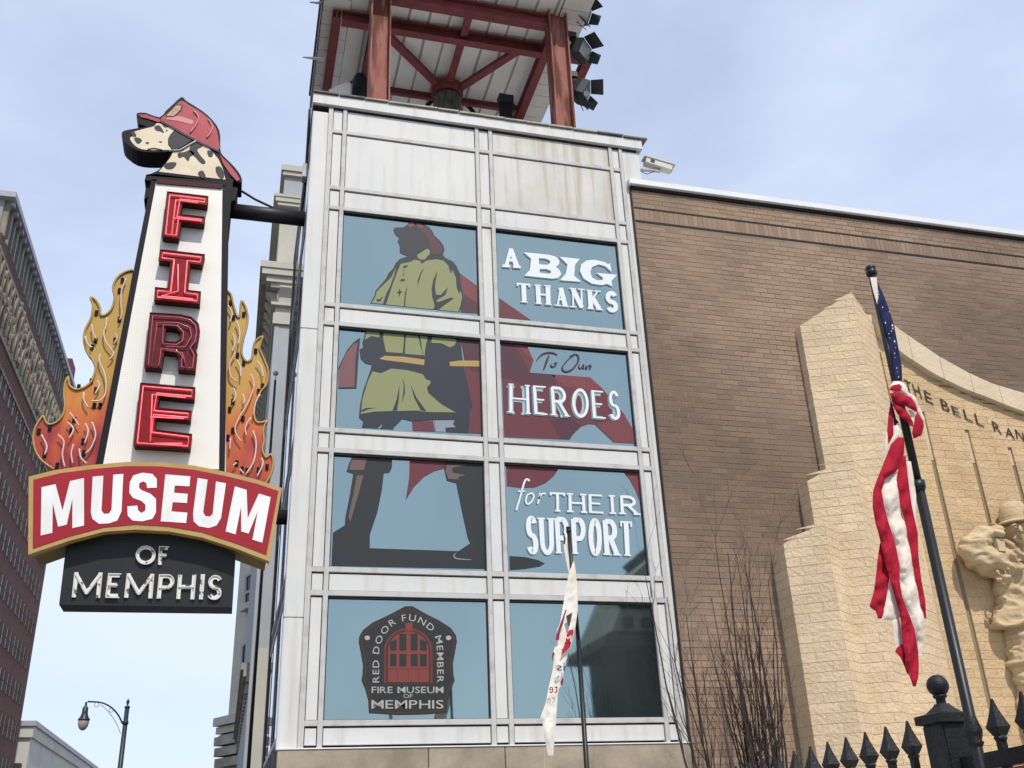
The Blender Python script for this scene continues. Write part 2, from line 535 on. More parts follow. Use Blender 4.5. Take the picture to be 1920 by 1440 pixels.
def ppx(name, polys, Y, depth, m, parent=None):
    """polygon(s) in photo pixels placed on the plane y=Y and given a real depth"""
    if not isinstance(polys[0][0], (list, tuple)):
        polys = [polys]
    L3 = [[onY(x, y, Y) for x, y in l] for l in polys]
    return MB().prism(L3, (0, depth, 0)).build(name, m, parent)

def tubepx(name, pts, Y, r, m, parent=None, n=6, closed=False, smooth=True):
    return MB().tube([onY(x, y, Y) for x, y in pts], r, n, closed=closed).build(name, m, parent, smooth)

def inset(poly, d):
    """offset a pixel polygon inwards by d"""
    k = len(poly); A = sum(poly[i][0] * poly[(i + 1) % k][1] - poly[(i + 1) % k][0] * poly[i][1] for i in range(k))
    sg = 1 if A > 0 else -1
    out = []
    for i in range(k):
        p0, p1, p2 = Vector(poly[i - 1]), Vector(poly[i]), Vector(poly[(i + 1) % k])
        a = (p1 - p0).normalized(); b = (p2 - p1).normalized()
        na = Vector((-a.y, a.x)) * sg; nb = Vector((-b.y, b.x)) * sg
        n = na + nb
        if n.length < 1e-6: n = na
        n.normalize(); c = max(0.35, n.dot(na))
        out.append(tuple(p1 + n * (d / c)))
    return out

def smoothline(pts, sub=4, closed=False):
    out = []; k = len(pts); P = [Vector(p) for p in pts]
    rng = range(k) if closed else range(k - 1)
    for i in rng:
        if closed:
            p0, p1, p2, p3 = P[i - 1], P[i], P[(i + 1) % k], P[(i + 2) % k]
        else:
            p0, p1, p2, p3 = P[max(i - 1, 0)], P[i], P[i + 1], P[min(i + 2, k - 1)]
        for s in range(sub):
            t = s / sub
            out.append(0.5 * ((2 * p1) + (p2 - p0) * t + (2 * p0 - 5 * p1 + 4 * p2 - p3) * t * t + (3 * p1 - p0 - 3 * p2 + p3) * t ** 3))
    if not closed: out.append(P[-1])
    return [tuple(p) for p in out]

# ------------------------------------------------------------------ lettering: strokes with thick / thin stems and serifs
def arc(cx, cy, rx, ry, a0, a1, n=14):
    return [(cx + rx * cos(radians(a0 + (a1 - a0) * i / n)), cy + ry * sin(radians(a0 + (a1 - a0) * i / n))) for i in range(n + 1)]

G = {
 'A': ([('n', [(0, 0), (.5, 1)]), ('t', [(.5, 1), (1, 0)]), ('n', [(.2, .34), (.8, .34)])], [(0, 0), (1, 0)]),
 'B': ([('t', [(0, 0), (0, 1)]), ('t', [(0, 1), (.55, 1)] + arc(.55, .76, .38, .24, 90, -90) + [(0, .52)]), ('t', [(0, .52), (.6, .52)] + arc(.6, .26, .4, .26, 90, -90) + [(0, 0)])], []),
 'D': ([('t', [(0, 0), (0, 1)]), ('t', [(0, 1), (.45, 1)] + arc(.45, .5, .55, .5, 90, -90) + [(0, 0)])], []),
 'E': ([('t', [(0, 0), (0, 1)]), ('n', [(0, 1), (1, 1)]), ('n', [(0, .52), (.8, .52)]), ('n', [(0, 0), (1, 0)])], []),
 'F': ([('t', [(0, 0), (0, 1)]), ('n', [(0, 1), (1, 1)]), ('n', [(0, .52), (.8, .52)])], [(0, 0)]),
 'G': ([('t', arc(.5, .5, .5, .5, 45, 340, 22)), ('n', [(.6, .42), (1, .42)]), ('t', [(1, .42), (1, .1)])], []),
 'H': ([('t', [(0, 0), (0, 1)]), ('t', [(1, 0), (1, 1)]), ('n', [(0, .5), (1, .5)])], [(0, 0), (0, 1), (1, 0), (1, 1)]),
 'I': ([('t', [(.5, 0), (.5, 1)])], [(.5, 0), (.5, 1)]),
 'K': ([('t', [(0, 0), (0, 1)]), ('n', [(0, .38), (.95, 1)]), ('t', [(.34, .58), (1, 0)])], [(0, 0), (0, 1), (1, 0), (.95, 1)]),
 'L': ([('t', [(0, 1), (0, 0)]), ('n', [(0, 0), (1, 0)])], [(0, 1)]),
 'M': ([('t', [(0, 0), (0, 1)]), ('t', [(0, 1), (.5, .12)]), ('t', [(.5, .12), (1, 1)]), ('t', [(1, 1), (1, 0)])], []),
 'N': ([('n', [(0, 0), (0, 1)]), ('t', [(0, 1), (1, 0)]), ('n', [(1, 0), (1, 1)])], [(0, 0), (0, 1), (1, 1)]),
 'O': ([('t', arc(.5, .5, .5, .5, 0, 360, 32))], []),
 'P': ([('t', [(0, 0), (0, 1)]), ('t', [(0, 1), (.55, 1)] + arc(.55, .72, .45, .28, 90, -90) + [(0, .44)])], [(0, 0)]),
 'R': ([('t', [(0, 0), (0, 1)]), ('t', [(0, 1), (.5, 1)] + arc(.5, .75, .45, .25, 90, -90) + [(0, .5)]), ('t', [(.45, .5), (1, 0)])], [(0, 0), (1, 0)]),
 'S': ([('t', arc(.5, .745, .5, .255, 25, 270, 16) + arc(.5, .245, .5, .245, 90, -155, 16)[1:])], []),
 'T': ([('t', [(.5, 0), (.5, 1)]), ('n', [(0, 1), (1, 1)]), ('n', [(0, 1), (0, .86)]), ('n', [(1, 1), (1, .86)])], [(.5, 0)]),
 'U': ([('t', [(0, 1), (0, .3)] + arc(.5, .3, .5, .3, 180, 360) + [(1, 1)])], [(0, 1), (1, 1)]),
}

def ribbon(pts, w, capext):
    P = [Vector(p) for p in pts]; k = len(P)
    if capext:
        P[0] = P[0] - (P[1] - P[0]).normalized() * w / 2
        P[-1] = P[-1] + (P[-1] - P[-2]).normalized() * w / 2
    Lp, Rp = [], []
    cl = (Vector(pts[0]) - Vector(pts[-1])).length < 1e-6
    for i in range(k):
        if cl:
            a = (P[i] - P[i - 1 if i else k - 2]).normalized(); b = (P[(i + 1) if i < k - 1 else 1] - P[i]).normalized()
        else:
            a = (P[i] - P[max(i - 1, 0)]); b = (P[min(i + 1, k - 1)] - P[i])
            a = a.normalized() if a.length > 1e-9 else b.normalized(); b = b.normalized() if b.length > 1e-9 else a
        n = Vector((-a.y, a.x)) + Vector((-b.y, b.x))
        if n.length < 1e-6: n = Vector((-a.y, a.x))
        n.normalize(); c = max(0.5, n.dot(Vector((-a.y, a.x))))
        Lp.append(P[i] + n * (w / 2 / c)); Rp.append(P[i] - n * (w / 2 / c))
    return Lp, Rp

def glyph(mb, ch, quad, Y, a, wt, wn, depth=0.0, serif=0.0, sh=0.06, dy=0.0006, off=(0, 0)):
    """one letter inside the photo-pixel quad (TL,TR,BR,BL); a = width/height, wt/wn = stroke weights relative to height"""
    strokes, sers = G[ch]
    TL, TR, BR, BL = [Vector((p[0] + off[0], p[1] + off[1])) for p in quad]
    def mp_(u, v, yy):
        u = u / a
        t = TL.lerp(TR, u); b = BL.lerp(BR, u); p = b.lerp(t, v)
        return onY(p.x, p.y, yy)
    h = wt / 2
    def ctr(u, v, hv):
        return (h + u * (a - 2 * h), hv + v * (1 - 2 * hv))
    y = Y
    for kind, pts in strokes:
        w_ = wt if kind == 't' else wn
        hv = wn / 2 if ch not in 'O' else wn / 2
        ps = [ctr(u, v, hv) for u, v in pts]
        straight = len(pts) == 2
        Lp, Rp = ribbon(ps, w_, False)
        if straight and abs(pts[0][0] - pts[1][0]) < 1e-6:      # vertical stems reach the box edges
            for q in (Lp, Rp):
                for i in (0, 1):
                    if pts[i][1] in (0, 1): q[i] = Vector((q[i].x, 0.0 if pts[i][1] == 0 else 1.0))
        n = len(Lp); b = len(mb.v)
        for q in (Lp, Rp):
            mb.v += [tuple(mp_(p.x, p.y, y)) for p in q]
        if depth:
            for q in (Lp, Rp):
                mb.v += [tuple(mp_(p.x, p.y, y) + Vector((0, depth, 0))) for p in q]
        for i in range(n - 1):
            mb.f.append((b + i, b + i + 1, b + n + i + 1, b + n + i))
            if depth:
                mb.f.append((b + 2 * n + i, b + 2 * n + i + 1, b + i + 1, b + i))
                mb.f.append((b + n + i, b + n + i + 1, b + 3 * n + i + 1, b + 3 * n + i))
        if depth:
            mb.f.append((b, b + n, b + 3 * n, b + 2 * n)); mb.f.append((b + n - 1, b + 2 * n - 1, b + 4 * n - 1, b + 3 * n - 1))
        y -= dy
    if serif:
        for (u, v) in sers:
            x, _ = ctr(u, v, 0)
            y0, y1 = (0, sh) if v == 0 else (1 - sh, 1)
            b = len(mb.v)
            mb.v += [tuple(mp_(xx, yy, y)) for xx, yy in ((x - serif, y0), (x + serif, y0), (x + serif, y1), (x - serif, y1))]
            mb.f.append((b, b + 1, b + 2, b + 3))
            y -= dy
    return mb

def ribpx(mb, pts, wpx, Y, taper=False):
    """flat brush stroke in photo pixels"""
    k = len(pts)
    Lp, Rp = ribbon(pts, 1.0, False)
    b = len(mb.v)
    for i in range(k):
        c = Vector(pts[i]); ww = wpx * (0.35 + 0.65 * sin(pi * (i + .5) / k)) if taper else wpx
        mb.v.append(tuple(onY(*(c + (Lp[i] - c) * ww), Y))); mb.v.append(tuple(onY(*(c + (Rp[i] - c) * ww), Y)))
    for i in range(k - 1):
        mb.f.append((b + 2 * i, b + 2 * i + 1, b + 2 * i + 3, b + 2 * i + 2))
    return mb

# ================================================================== SETTING
GZ = -2.32
def struct(o):
    o['kind'] = 'structure'
    return o
struct(obj('ground', [(-400, -400, GZ - 0.15), (400, -400, GZ - 0.15), (400, 600, GZ - 0.15), (-400, 600, GZ - 0.15)], [(0, 1, 2, 3)], ground_m))
struct(obj('sidewalk', bxv(-2.6, 14, -12.5, 6.0, GZ - 0.14, GZ), BF, pave_m))
struct(obj('road', [(-16, -120, GZ - 0.13), (-2.75, -120, GZ - 0.13), (-2.75, 240, GZ - 0.13), (-16, 240, GZ - 0.13)], [(0, 1, 2, 3)], asphalt_m))
struct(obj('cross_street', [(-2.6, -24, GZ - 0.126), (60, -24, GZ - 0.126), (60, -12.7, GZ - 0.126), (-2.6, -12.7, GZ - 0.126)], [(0, 1, 2, 3)], asphalt_m))

# ================================================================== TOWER
T = thing('museum_tower', 'white metal clad museum tower with eight teal windows and firefighter graphics', 'building', (1.7, 1.8, GZ))
XS = [0.0, 1.604, 1.828, 3.4]
ZW = [(4.850, 6.091), (3.349, 4.564), (1.864, 3.070), (0.419, 1.578)]
ZTOP = 7.57
ZB = 0.175
XL, XR = -0.41, 3.66
DEP = 3.75
RW = 0.052           # rail height
# core behind the skin
box('tower_core', XL + 0.10, XR + 0.12, 0.085, DEP, GZ, 7.55, gasket, T)
# vertical mullions
mulls = [(-0.222, -0.168), (-0.048, 0.0), (1.604, 1.652), (1.780, 1.828), (3.4, 3.446), (3.545, 3.590)]
for x0, x1 in mulls:
    box('mullion', x0, x1, -0.002, 0.08, ZB, ZTOP, mullion_m, T, 0.003)
# corner columns
box('corner_column', XL, -0.224, 0.012, 0.16, ZB, 1.36, white_panel, T, 0.006)
box('corner_column', XL, -0.224, 0.012, 0.16, 1.364, 4.50, white_panel, T, 0.006)
box('corner_column', XL, -0.224, 0.012, 0.16, 4.504, 7.50, white_panel, T, 0.006)
box('corner_column', 3.592, 3.835, 0.014, 0.30, ZB, 7.55, white_panel, T, 0.006)
# bays in x between the mullions: narrow, wide, narrow, wide, narrow
bays = [(-0.168, -0.048), (0.0, 1.604), (1.652, 1.780), (1.828, 3.4), (3.446, 3.545)]
# rail z bands
rails = []
for z0, z1 in ZW:
    rails += [z0 - RW, z1]
rails = [0.419 - RW, 1.578, 1.864 - RW, 3.070, 3.349 - RW, 4.564, 4.850 - RW, 6.091, 6.372, 7.20]
rails_span = [(z, z + RW) for z in rails]
for bi, (x0, x1) in enumerate(bays):
    for (a, b) in rails_span:
        box('rail', x0, x1, 0.000, 0.08, a, b, mullion_m, T, 0.003)
    # cells between rails
    edges = [(ZB + 0.022, rails_span[0][0])] + [(rails_span[i][1], rails_span[i + 1][0]) for i in range(len(rails_span) - 1)] + [(rails_span[-1][1], ZTOP)]
    for ci, (a, b) in enumerate(edges):
        wide = bi in (1, 3)
        if wide and ci in (1, 3, 5, 7):
            continue
        g = 0.008
        mm = stain_panel if (ci >= 9 and bi == 3) else white_panel
        if wide and ci == 9 and bi == 1: mm = white_panel
        box('panel', x0 + g, x1 - g, 0.016, 0.07, a + 0.004, b - 0.016, mm, T, 0.002)
# parapet fascia, soffit strip and roof tiles
box('fascia', XL - 0.01, 3.875, -0.035, 0.35, 7.585, 7.735, white_panel, T, 0.006)
box('fascia_shadow_gap', XL, 3.80, 0.01, 0.3, 7.55, 7.585, gasket, T)
box('fascia_side', XL - 0.01, XL + 0.3, 0.352, DEP, 7.585, 7.735, white_panel, T)
box('fascia_side', 3.58, 3.875, 0.352, DEP, 7.585, 7.735, white_panel, T)
box('roof_deck', XL + 0.3, 3.57, 0.352, DEP, 7.60, 7.70, coping_m, T)
x = -0.42
tile_m = mat('slate_tile', (0.20, 0.19, 0.16), 0.9, col2=(0.11, 0.105, 0.09), vscale=8, bump=0.4, bscale=40)
tile_l = mat('pale_tile', (0.44, 0.41, 0.345), 0.8, col2=(0.30, 0.27, 0.22), vscale=7, bump=0.3, bscale=40)
while x < 3.85:
    wd = random.uniform(0.26, 0.36)
    z = 7.737 + random.uniform(0, 0.008)
    lite = 0.15 < x < 3.0
    v = [(x, -0.06, z), (x + wd, -0.06, z + 0.006), (x + wd, 0.34, z + 0.03), (x, 0.34, z + 0.026)]
    v2 = [(a, b, c + 0.020) for a, b, c in v]
    obj('roof_tile', v + v2, [(3, 2, 1, 0), (4, 5, 6, 7), (0, 1, 5, 4), (1, 2, 6, 5), (2, 3, 7, 6), (3, 0, 4, 7)], tile_l if lite else tile_m, T)
    x += wd + random.uniform(0.004, 0.012)
x = 0.2
while x < 3.2:
    wd = random.uniform(0.3, 0.44); x2 = x + wd
    z = 7.790
    v = [(x, 0.02, z), (x2, 0.02, z), (x2, 0.34, z + 0.03), (x, 0.34, z + 0.03)]
    obj('roof_tile', v + [(a, b, c + 0.018) for a, b, c in v], [(3, 2, 1, 0), (4, 5, 6, 7), (0, 1, 5, 4), (1, 2, 6, 5), (2, 3, 7, 6), (3, 0, 4, 7)], tile_l, T)
    x = x2 + random.uniform(0.05, 0.25)
for px, py in ((1095, 246), (1113, 250), (1166, 258), (1186, 264)):
    p = onY(px, py, 0.1)
    MB().prism([[(p.x - .05, 0.05, 7.78), (p.x + .06, 0.05, 7.775), (p.x + .02, 0.05, 7.82)]], (0, 0.16, 0)).build('roof_tile', tile_m, T)
# stone base in slabs
xb = [-0.40, 0.98, 1.72, 2.55, 3.64]
for i in range(4):
    box('base_slab', xb[i] + 0.004, xb[i + 1] - 0.004, -0.04, 0.3, -1.0, ZB - 0.012, stone_base_m, T, 0.004)
    box('base_slab', xb[i] + 0.004, xb[i + 1] - 0.004, -0.04, 0.3, GZ, -1.008, stone_base_m, T, 0.004)
box('base_ledge', -0.41, 3.645, -0.05, 0.09, ZB - 0.011, ZB, coping_m, T)
# windows: pane set back behind the frame
WIN = []
wnames = []
for r in range(4):
    for c in range(2):
        x0, x1 = XS[2 * c], XS[2 * c + 1]
        z0, z1 = ZW[r]
        p = obj('window', [(x0, 0.045, z0), (x1, 0.045, z0), (x1, 0.045, z1), (x0, 0.045, z1), (x0, 0.06, z0), (x1, 0.06, z0), (x1, 0.06, z1), (x0, 0.06, z1)],
                [(0, 1, 2, 3), (7, 6, 5, 4), (0, 4, 5, 1), (1, 5, 6, 2), (2, 6, 7, 3), (3, 7, 4, 0)], glass_m, T)
        WIN.append(p)
        g = MB()
        g.box(x0, x0 + 0.012, 0.03, 0.044, z0, z1); g.box(x1 - 0.012, x1, 0.03, 0.044, z0, z1)
        g.box(x0 + 0.012, x1 - 0.012, 0.03, 0.044, z0, z0 + 0.006); g.box(x0 + 0.012, x1 - 0.012, 0.012, 0.044, z1 - 0.02, z1)
        g.build('gasket', gasket, p)
# left flank: dark mullions and sky-reflecting glass
box('flank_glass', XL + 0.012, XL + 0.05, 0.17, 3.35, -0.4, 7.5, side_glass, T)
for y0, y1 in ((0.165, 0.26), (1.05, 1.40), (2.45, 2.62), (3.30, 3.40)):
    box('flank_mullion', XL + 0.009, XL + 0.06, y0, y1, -0.4, 7.55, dark_metal, T)
for (a, b) in [(-0.2, 0.30), (1.56, 1.86), (3.05, 3.34), (4.55, 4.84), (6.08, 6.38), (7.2, 7.5)]:
    MB().box(XL + 0.0075, XL + 0.061, 0.261, 1.049, a + 0.06, b - 0.06).box(XL + 0.0075, XL + 0.061, 1.501, 2.449, a + 0.06, b - 0.06).box(XL + 0.0075, XL + 0.061, 2.621, 3.299, a + 0.06, b - 0.06).build('flank_spandrel', dark_metal, T)
    for zz in (a, b - 0.05):
        box('flank_rail', XL + 0.004, XL + 0.062, 0.261, 3.30, zz, zz + 0.05, mullion_m, T)
box('rear_pier', XL - 0.005, XL + 0.3, 3.405, DEP, GZ, 7.6, brownwall_m, T)
box('flank_base', XL + 0.01, XL + 0.3, 0.31, 3.4, GZ, -0.4, stone_base_m, T)
# conduit and junction box on the flank
con = [onX(575, 290, XL - 0.03) + Vector((0, 0, 0.3)), onX(574, 300, XL - 0.03), onX(571, 345, XL - 0.03), onX(570, 372, XL - 0.04), onX(568, 392, XL - 0.05)]
MB().tube([(XL - 0.03, 0.34, 7.78), (XL - 0.03, 0.34, 6.95), (XL - 0.03, 0.36, 6.6), (XL - 0.05, 0.42, 6.25), (XL - 0.12, 0.30, 6.08)], 0.018, 6).build('conduit', dark_metal, T, True)
box('junction_box', XL - 0.075, XL - 0.013, 0.22, 0.36, 6.66, 6.86, mullion_m, T, 0.006)

# ------------------------------------------------------------------ prints on the windows
a5 = 1920 / 340; b5 = 1920 / 360; c5 = 1920 / 380
YP = 0.0405
def pr(win, o, s, pts, m, name, lvl=0, sm=0, hole=None):
    poly = C(o, s, pts)
    if sm: poly = smoothline(poly, sm, True)
    polys = [poly] + ([C(o, s, h) for h in hole] if hole else [])
    return ppx(name, polys, YP - 0.0008 * lvl, 0, m, WIN[win])
o1 = (580, 370)
pr(0, o1, a5, [(1590, 800), (1795, 950), (1795, 1228), (1600, 1215), (1640, 1100), (1610, 950)], mur_red2, 'cape_print')
pr(0, o1, a5, [(1640, 1030), (1795, 1125), (1795, 1228), (1600, 1215)], mur_red3, 'cape_print', 1)
pr(0, o1, a5, [(890, 345), (905, 320), (1000, 315), (1040, 285), (1095, 235), (1150, 265), (1200, 280), (1270, 315), (1310, 370), (1320, 400), (1380, 455), (1420, 510), (1433, 555), (1415, 610), (1440, 640), (1520, 680), (1560, 730), (1590, 800), (1600, 900), (1625, 1000), (1635, 1100), (1620, 1160), (1585, 1212), (645, 1118), (690, 1040), (700, 990), (760, 920), (810, 860), (840, 800), (890, 750), (910, 700), (960, 650), (1050, 620), (1000, 605), (960, 585), (958, 520), (950, 490), (935, 465), (950, 425), (910, 390)], mur_dark, 'firefighter_silhouette', 2)
pr(0, o1, a5, [(1150, 270), (1260, 320), (1305, 400), (1390, 500), (1420, 560), (1395, 605), (1300, 600), (1275, 480), (1220, 380), (1160, 320)], mur_hat, 'helmet_print', 3)
pr(0, o1, a5, [(1040, 300), (1080, 258), (1100, 252), (1112, 300), (1070, 318)], mur_hat2, 'helmet_print', 4)
pr(0, o1, a5, [(1130, 265), (1180, 285), (1210, 330), (1150, 315)], mur_hat2, 'helmet_print', 4)
pr(0, o1, a5, [(660, 1118), (700, 1050), (712, 1000), (780, 930), (865, 850), (918, 745), (895, 830), (855, 940), (805, 1040), (780, 1130)], mur_olive, 'coat_sleeve', 3)
pr(0, o1, a5, [(812, 1134), (850, 1020), (890, 900), (940, 770), (968, 705), (1080, 680), (1110, 660), (1170, 670), (1190, 705), (1240, 670), (1340, 655), (1420, 670), (1470, 720), (1498, 810), (1515, 770), (1552, 850), (1558, 950), (1585, 1020), (1605, 990), (1618, 1060), (1600, 1150), (1575, 1212), (1370, 1192), (1420, 1150), (1530, 1070), (1500, 1060), (1360, 1112), (1345, 1092), (1440, 1035), (1470, 950), (1390, 1035), (1340, 1030), (1330, 950), (1340, 870), (1358, 775), (1312, 870), (1295, 970), (1300, 1050), (1328, 1150), (1310, 1186), (1016, 1156), (1020, 1060), (1040, 925), (1010, 1020), (1000, 1154)], mur_olive, 'coat_print', 3)
pr(0, o1, a5, [(1140, 612), (1248, 542), (1278, 562), (1272, 600), (1222, 658), (1180, 660), (1150, 640)], mur_olive, 'coat_collar', 3)
for pts in ([(985, 742), (1010, 718), (1045, 722), (1030, 742), (1005, 748)], [(955, 890), (975, 862), (1015, 866), (1012, 886)], [(925, 1010), (948, 992), (956, 960), (964, 992), (988, 1000), (964, 1016), (950, 1058), (944, 1016)],
            [(1225, 740), (1190, 800), (1165, 880), (1148, 945), (1150, 870), (1180, 790)], [(703, 1080), (745, 1078), (785, 1040), (755, 1098), (725, 1105)], [(1002, 762), (1008, 762), (998, 840), (992, 840)]):
    pr(0, o1, a5, pts, mur_dark, 'fold_print', 4)
o2 = (880, 400)
pr(1, o2, a5, [(318, 897), (655, 1132), (320, 1100)], mur_red, 'cape_print')
o3 = (580, 590)
pr(2, o3, a5, [(1600, 248), (1800, 262), (1828, 1262), (1680, 1255), (1700, 1080), (1725, 960), (1690, 800), (1650, 600), (1640, 350)], mur_red, 'cape_print')
pr(2, o3, a5, [(1600, 248), (1800, 262), (1815, 620), (1660, 560)], mur_red3, 'cape_print', 1)
pr(2, o3, a5, [(600, 160), (575, 250), (560, 300), (575, 340), (532, 372), (545, 470), (600, 520), (660, 530), (650, 580), (610, 690), (570, 800), (540, 940), (525, 1090), (570, 1130), (557, 1195), (890, 1215), (900, 1190), (960, 1130), (985, 1105), (1090, 1130), (1320, 1115), (1540, 1115), (1520, 1160), (1560, 1195), (1440, 1200), (1450, 1244), (1680, 1255), (1700, 1060), (1725, 960), (1690, 800), (1650, 600), (1620, 450), (1600, 250), (1100, 202)], mur_dark, 'firefighter_silhouette', 2)
pr(2, o3, a5, [(608, 165), (752, 178), (738, 240), (660, 225), (588, 265)], mur_olive, 'coat_sleeve', 3)
pr(2, o3, a5, [(783, 182), (1006, 202), (990, 408), (812, 395), (783, 260)], mur_olive, 'coat_print', 3)
pr(2, o3, a5, [(1022, 204), (1150, 214), (1175, 330), (1205, 430), (1012, 414)], mur_olive, 'coat_print', 3)
pr(2, o3, a5, [(1172, 216), (1256, 223), (1232, 330), (1218, 448), (1195, 380)], mur_olive, 'coat_print', 3)
pr(2, o3, a5, [(1300, 228), (1535, 248), (1560, 272), (1540, 320), (1490, 348), (1400, 303), (1292, 298)], mur_olive, 'coat_sleeve', 3)
pr(2, o3, a5, [(740, 465), (800, 435), (1000, 445), (1220, 475), (1215, 535), (1000, 505), (800, 482)], mur_yel, 'axe_handle', 4)
pr(2, o3, a5, [(1482, 500), (1600, 485), (1800, 487), (1800, 550), (1490, 545)], mur_yel, 'axe_handle', 4)
pr(2, o3, a5, [(670, 600), (760, 620), (870, 570), (1050, 590), (1200, 630), (1240, 690), (1285, 700), (1280, 730), (1245, 770), (1260, 830), (1400, 950), (1550, 1035), (1240, 1030), (1140, 1015), (900, 1020), (700, 1025), (545, 1050), (560, 900), (620, 700)], mur_olive, 'coat_skirt', 3)
for pts in ([(985, 668), (1010, 740), (1012, 830), (975, 945), (995, 830), (1000, 750)], [(955, 740), (950, 880), (928, 1015), (880, 1018), (925, 900)], [(1073, 738), (1130, 870), (1240, 1025), (1180, 1012), (1110, 880)], [(545, 1012), (600, 988), (710, 985), (620, 1004), (560, 1030)]):
    pr(2, o3, a5, pts, mur_dark, 'fold_print', 4)
pr(2, o3, a5, [(308, 600), (370, 430), (470, 300), (525, 265), (495, 450), (480, 770), (308, 770)], mur_axe, 'axe_head', 1)
pr(2, o3, a5, [(540, 240), (525, 400), (500, 780), (308, 782), (308, 768), (478, 766), (492, 450), (515, 290), (470, 305), (400, 385), (308, 590), (308, 560), (400, 370), (470, 290)], mur_dark, 'axe_outline', 3)
pr(2, o3, a5, [(1090, 1132), (1310, 1125), (1332, 1238), (1096, 1228)], mur_red, 'cape_print', 3)
pr(2, o3, a5, [(1325, 1118), (1535, 1118), (1518, 1158), (1550, 1188), (1440, 1198), (1446, 1242), (1340, 1238)], mur_gray, 'leg_highlight', 3)
pr(2, o3, a5, [(725, 1200), (752, 1180), (772, 1155), (762, 1190), (745, 1207)], mur_gray, 'leg_highlight', 3)
o4 = (880, 610)
pr(3, o4, a5, [(335, 172), (610, 212), (680, 370), (640, 500), (1280, 550), (1400, 660), (1640, 940), (1735, 1105), (1762, 1252), (1530, 1240), (1330, 1050), (1260, 1045), (1190, 1070), (1110, 1140), (1062, 1210), (372, 1182)], mur_red, 'cape_print')
pr(3, o4, a5, [(335, 172), (470, 210), (560, 330), (640, 500), (900, 520), (920, 620), (600, 640), (420, 560), (345, 560)], mur_red3, 'cape_print', 1)
pr(3, o4, a5, [(870, 525), (1278, 552), (1400, 662), (1300, 690), (1010, 645)], mur_red2, 'cape_print', 1)
pr(3, o4, a5, [(1640, 942), (1733, 1105), (1760, 1250), (1540, 1240), (1345, 1045), (1500, 1010)], mur_red2, 'cape_print', 1)
pr(3, o4, a5, [(500, 210), (612, 216), (672, 365), (560, 270)], mur_red2, 'cape_print', 1)
pr(3, o4, a5, [(850, 1000), (1050, 960), (1180, 1060), (1060, 1205), (960, 1200)], mur_red3, 'cape_print', 1)
o5 = (580, 830)
pr(4, o5, b5, [(1005, 165), (1360, 182), (1345, 260), (1250, 285), (1150, 340), (1050, 440), (965, 575), (1000, 350)], mur_red, 'cape_print', 1)
pr(4, o5, b5, [(432, 138), (828, 158), (826, 250), (800, 300), (745, 305), (725, 480), (680, 700), (605, 920), (605, 1055), (1490, 1085), (1610, 1005), (1585, 950), (1530, 700), (1470, 405), (1375, 380), (1345, 240), (1360, 182), (1740, 200), (1765, 1262), (222, 1232), (236, 900), (355, 825), (360, 750), (400, 550), (440, 310), (372, 290), (400, 200)], mur_char, 'boot_print', 2)
pr(4, o5, b5, [(432, 152), (575, 160), (545, 275), (395, 270)], mur_brown, 'boot_highlight', 3)
pr(4, o5, b5, [(475, 330), (540, 325), (500, 480), (410, 790), (390, 740), (440, 520)], mur_brown, 'boot_highlight', 3)
pr(4, o5, b5, [(1370, 220), (1580, 220), (1430, 250), (1430, 300), (1560, 325), (1480, 345), (1500, 370), (1390, 360), (1365, 290)], mur_brown, 'boot_highlight', 3)
ribpx(MB(), smoothline(C(o5, b5, [(1470, 1105), (1445, 1130), (1480, 1160), (1620, 1170)]), 4), 2.2, YP - 0.0028, True).build('boot_highlight', mur_gray, WIN[4])
o6 = (900, 840)
pr(5, o6, b5, [(262, 158), (800, 188), (740, 280), (660, 350), (550, 395), (400, 398), (270, 382)], mur_red, 'cape_print', 0)
pr(5, o6, b5, [(1420, 218), (1582, 226), (1608, 560), (1560, 430), (1500, 320)], mur_red2, 'cape_print', 0)
pr(5, o6, b5, [(296, 1080), (450, 1090), (580, 1120), (650, 1155), (600, 1185), (450, 1210), (298, 1222)], mur_char, 'shadow_print', 0, 0)

YT = YP - 0.006
def word(win, o, s, letters, m, wt, wn, serif, sh, name, Y=YT, off=(0, 0), wadd=0.0, dy=0.0005):
    for ch, quad in letters:
        q = C(o, s, quad)
        wpx = (Vector(q[1]) - Vector(q[0])).length; hpx = (Vector(q[3]) - Vector(q[0])).length
        mb = glyph(MB(), ch, q, Y, wpx / hpx, wt + wadd, wn + wadd, 0.0, (serif + wadd / 2) if serif else 0, sh + wadd / 2, dy, off)
        mb.build(name, m, WIN[win])
def word2(win, o, s, letters, wt, wn, serif, sh, name='vinyl_letter'):
    word(win, o, s, letters, mur_shadow, wt, wn, serif, sh, 'letter_shadow', YT + 0.0028, (-1.4, 2.0))
    word(win, o, s, letters, vinyl_white, wt, wn, serif, sh, name)
word2(1, o2, a5, [('A', [(375, 352), (500, 362), (535, 580), (362, 568)])], 0.20, 0.14, 0.14, 0.12)
